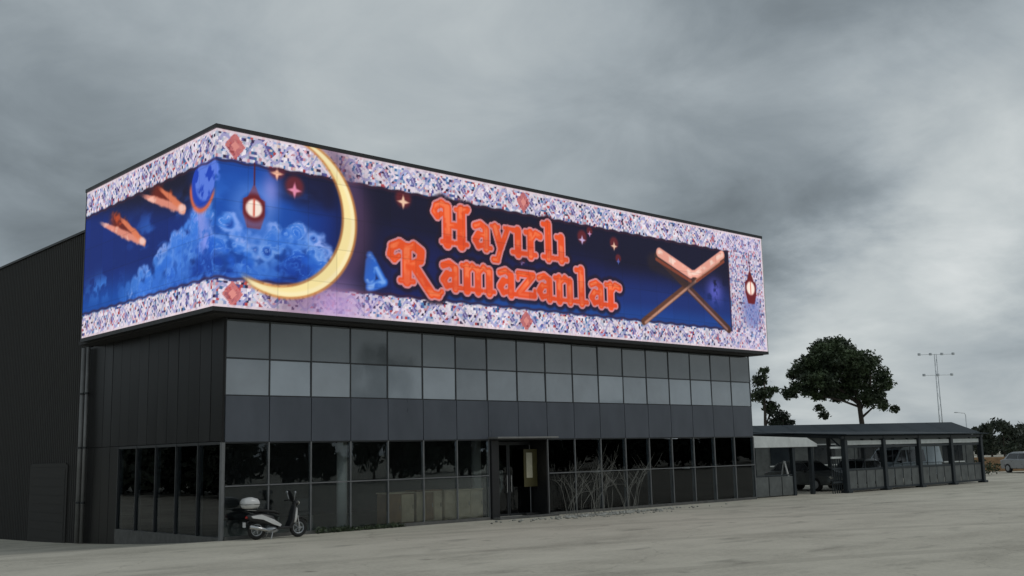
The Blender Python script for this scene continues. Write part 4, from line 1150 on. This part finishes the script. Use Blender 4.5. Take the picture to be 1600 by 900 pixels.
# ------------------------------------------------------------------ floodlight mast, thin lamp posts
Fm = thing('floodlight_mast', 'tall pale lattice floodlight mast with two cross arms behind the carport', 'mast', (83.3, 20.1, 0))
for s in (-.16, .16):
    MB().tube([(s * EX, s * EY, 0), (s * EX * .55, s * EY * .55, 10.5)], [.05, .035], 8).build('pole', m_mast, Fm, True)
for k in range(9):
    z = .8 + k * 1.05; f = 1 - .45 * z / 10.5; s = .16 * f * (1 if k % 2 else -1)
    MB().tube([(s * EX, s * EY, z), (-s * EX, -s * EY, z + 1.0)], .012, 5).build('brace', m_mast, Fm)
for z, w, nf in ((10.45, 1.6, 4), (8.5, 1.3, 3)):
    a = MB().tube([(-w * EX, -w * EY, z), (w * EX, w * EY, z)], .022, 6).build('cross_arm', m_mast, Fm)
    for k in range(nf):
        s = -w + 2 * w * k / (nf - 1)
        MB().cbox(-.13, .13, -.1, .1, -.11, .11, .02).build('floodlight', m_mast, a, loc=(s * EX - .12, s * EY - .14, z + .02))
def lamp(label, loc, h):
    t = thing('lamp_post', label, 'lamp post', loc, 0, 'thin lamp posts beyond the yard')
    MB().tube([(0, 0, 0), (0, 0, h)], [.09, .045], 8).build('pole', m_mast, t, True)
    MB().tube([(0, 0, h), (-.1 * EX, -.1 * EY, h + .2), (-.9 * EX, -.9 * EY, h + .3)], .035, 6).build('arm', m_mast, t)
    MB().cbox(-.3, .3, -.1, .1, h + .25, h + .34, .02).build('lamp_head', m_mast, t, loc=(-.95 * EX, -.95 * EY, 0))
lamp('thin lamp post just right of the floodlight mast', (96, 23.5, 0), 5.0)
lamp('thin lamp post between the building end and the big pine', (76.0, 33.0, 0), 6.2)

wc = []
rw = random.Random(90)
for i in range(70):
    k = (1470 + i * 3.4 - 800) / 1661.0
    D = 185 + rw.uniform(-6, 6)
    wc.append((-13.81 + (0.737 * k + 0.699) * D, -26.52 + (-0.675 * k + 0.7455) * D, rw.uniform(.5, 2.6), rw.uniform(1.0, 1.6)))
wood = leaf_obj('distant_wood', wc, 70, .34, 91, m_leaf2, None, 0.9)
tag(wood, 'low dark wood along the horizon at far right', 'wood', kind='stuff')

# ------------------------------------------------------------------ bare shrubs in front of the glass, right of the entrance
m_twig = mat('pale_twigs', (0.20, 0.20, 0.18), 0.8, 0, 0.3, 5)
def bare_shrub(label, x, y, h, spread, n, seed):
    t = thing('bare_shrub', label, 'shrub', (x, y, 0), 0, 'bare shrubs by the entrance')
    r = random.Random(seed)
    for i in range(n):
        a = r.uniform(0, 6.283); sp = spread * r.uniform(.25, 1.0); hh = h * r.uniform(.6, 1.0)
        dx, dy = math.cos(a) * sp, math.sin(a) * sp * .35
        bx0 = r.uniform(-.45, .45); by0 = r.uniform(-.15, .15)
        def P(f): return (bx0 + dx * f ** 1.3 + .05 * math.sin(6 * f + i), by0 + dy * f ** 1.3, hh * (1.45 * f - .45 * f * f * (1.0 + .9 * sp / spread)))
        b = MB().tube([P(f) for f in (0, .2, .4, .6, .8, 1.0)], [.008, .007, .006, .005, .004, .002], 5)
        for k in range(4):
            f = r.uniform(.3, .9); p = P(f); q = r.uniform(0, 6.283); l = r.uniform(.25, .6)
            m1 = (p[0] + math.cos(q) * l * .5, p[1] + math.sin(q) * l * .25, p[2] + l * .45)
            b.tube([p, m1, (m1[0] + math.cos(q + .6) * l * .4, m1[1], m1[2] + l * .5)], [.004, .003, .0015], 4)
        b.build('branch', m_twig, t)
bare_shrub('leafless pale shrub just right of the entrance', 12.5, -0.85, 2.0, 1.4, 12, 1)
bare_shrub('tallest leafless pale shrub, middle one right of the entrance', 13.7, -0.95, 2.5, 1.7, 16, 2)
bare_shrub('leafless pale shrub farthest from the entrance', 15.3, -0.85, 2.3, 1.5, 13, 3)
rp_ = random.Random(5)
pb = MB()
for i in range(420):
    x = rp_.gauss(13.6, 1.9); y = -1.1 - abs(rp_.gauss(0, .55)); r = rp_.uniform(.02, .06)
    pb.blob((x, y, r * .45), (r * rp_.uniform(.8, 1.3), r, r * .6), 6, 4)
pbo = pb.build('pebbles', m_lowp, None, True)
pbo.data.materials[0] = mat('pebble', (0.34, 0.34, 0.31), 0.8, 0, 0.6, 3)
tag(pbo, 'loose pebbles and litter on the ground round the bare shrubs', 'pebbles', kind='stuff')

# ------------------------------------------------------------------ weeds along the foot of the glass, loose bits
wd = leaf_obj('weeds', [(2.9 + i * .12, -0.10 + random.uniform(-.03, .03), .05, random.uniform(.09, .2)) for i in range(26)], 1500, .05, 41, m_leaf3, None, 0.8)
tag(wd, 'short green weeds growing along the foot of the glass', 'weeds', kind='stuff')

S.render.engine = 'CYCLES'
S.cycles.max_bounces = 8
S.cycles.transparent_max_bounces = 12
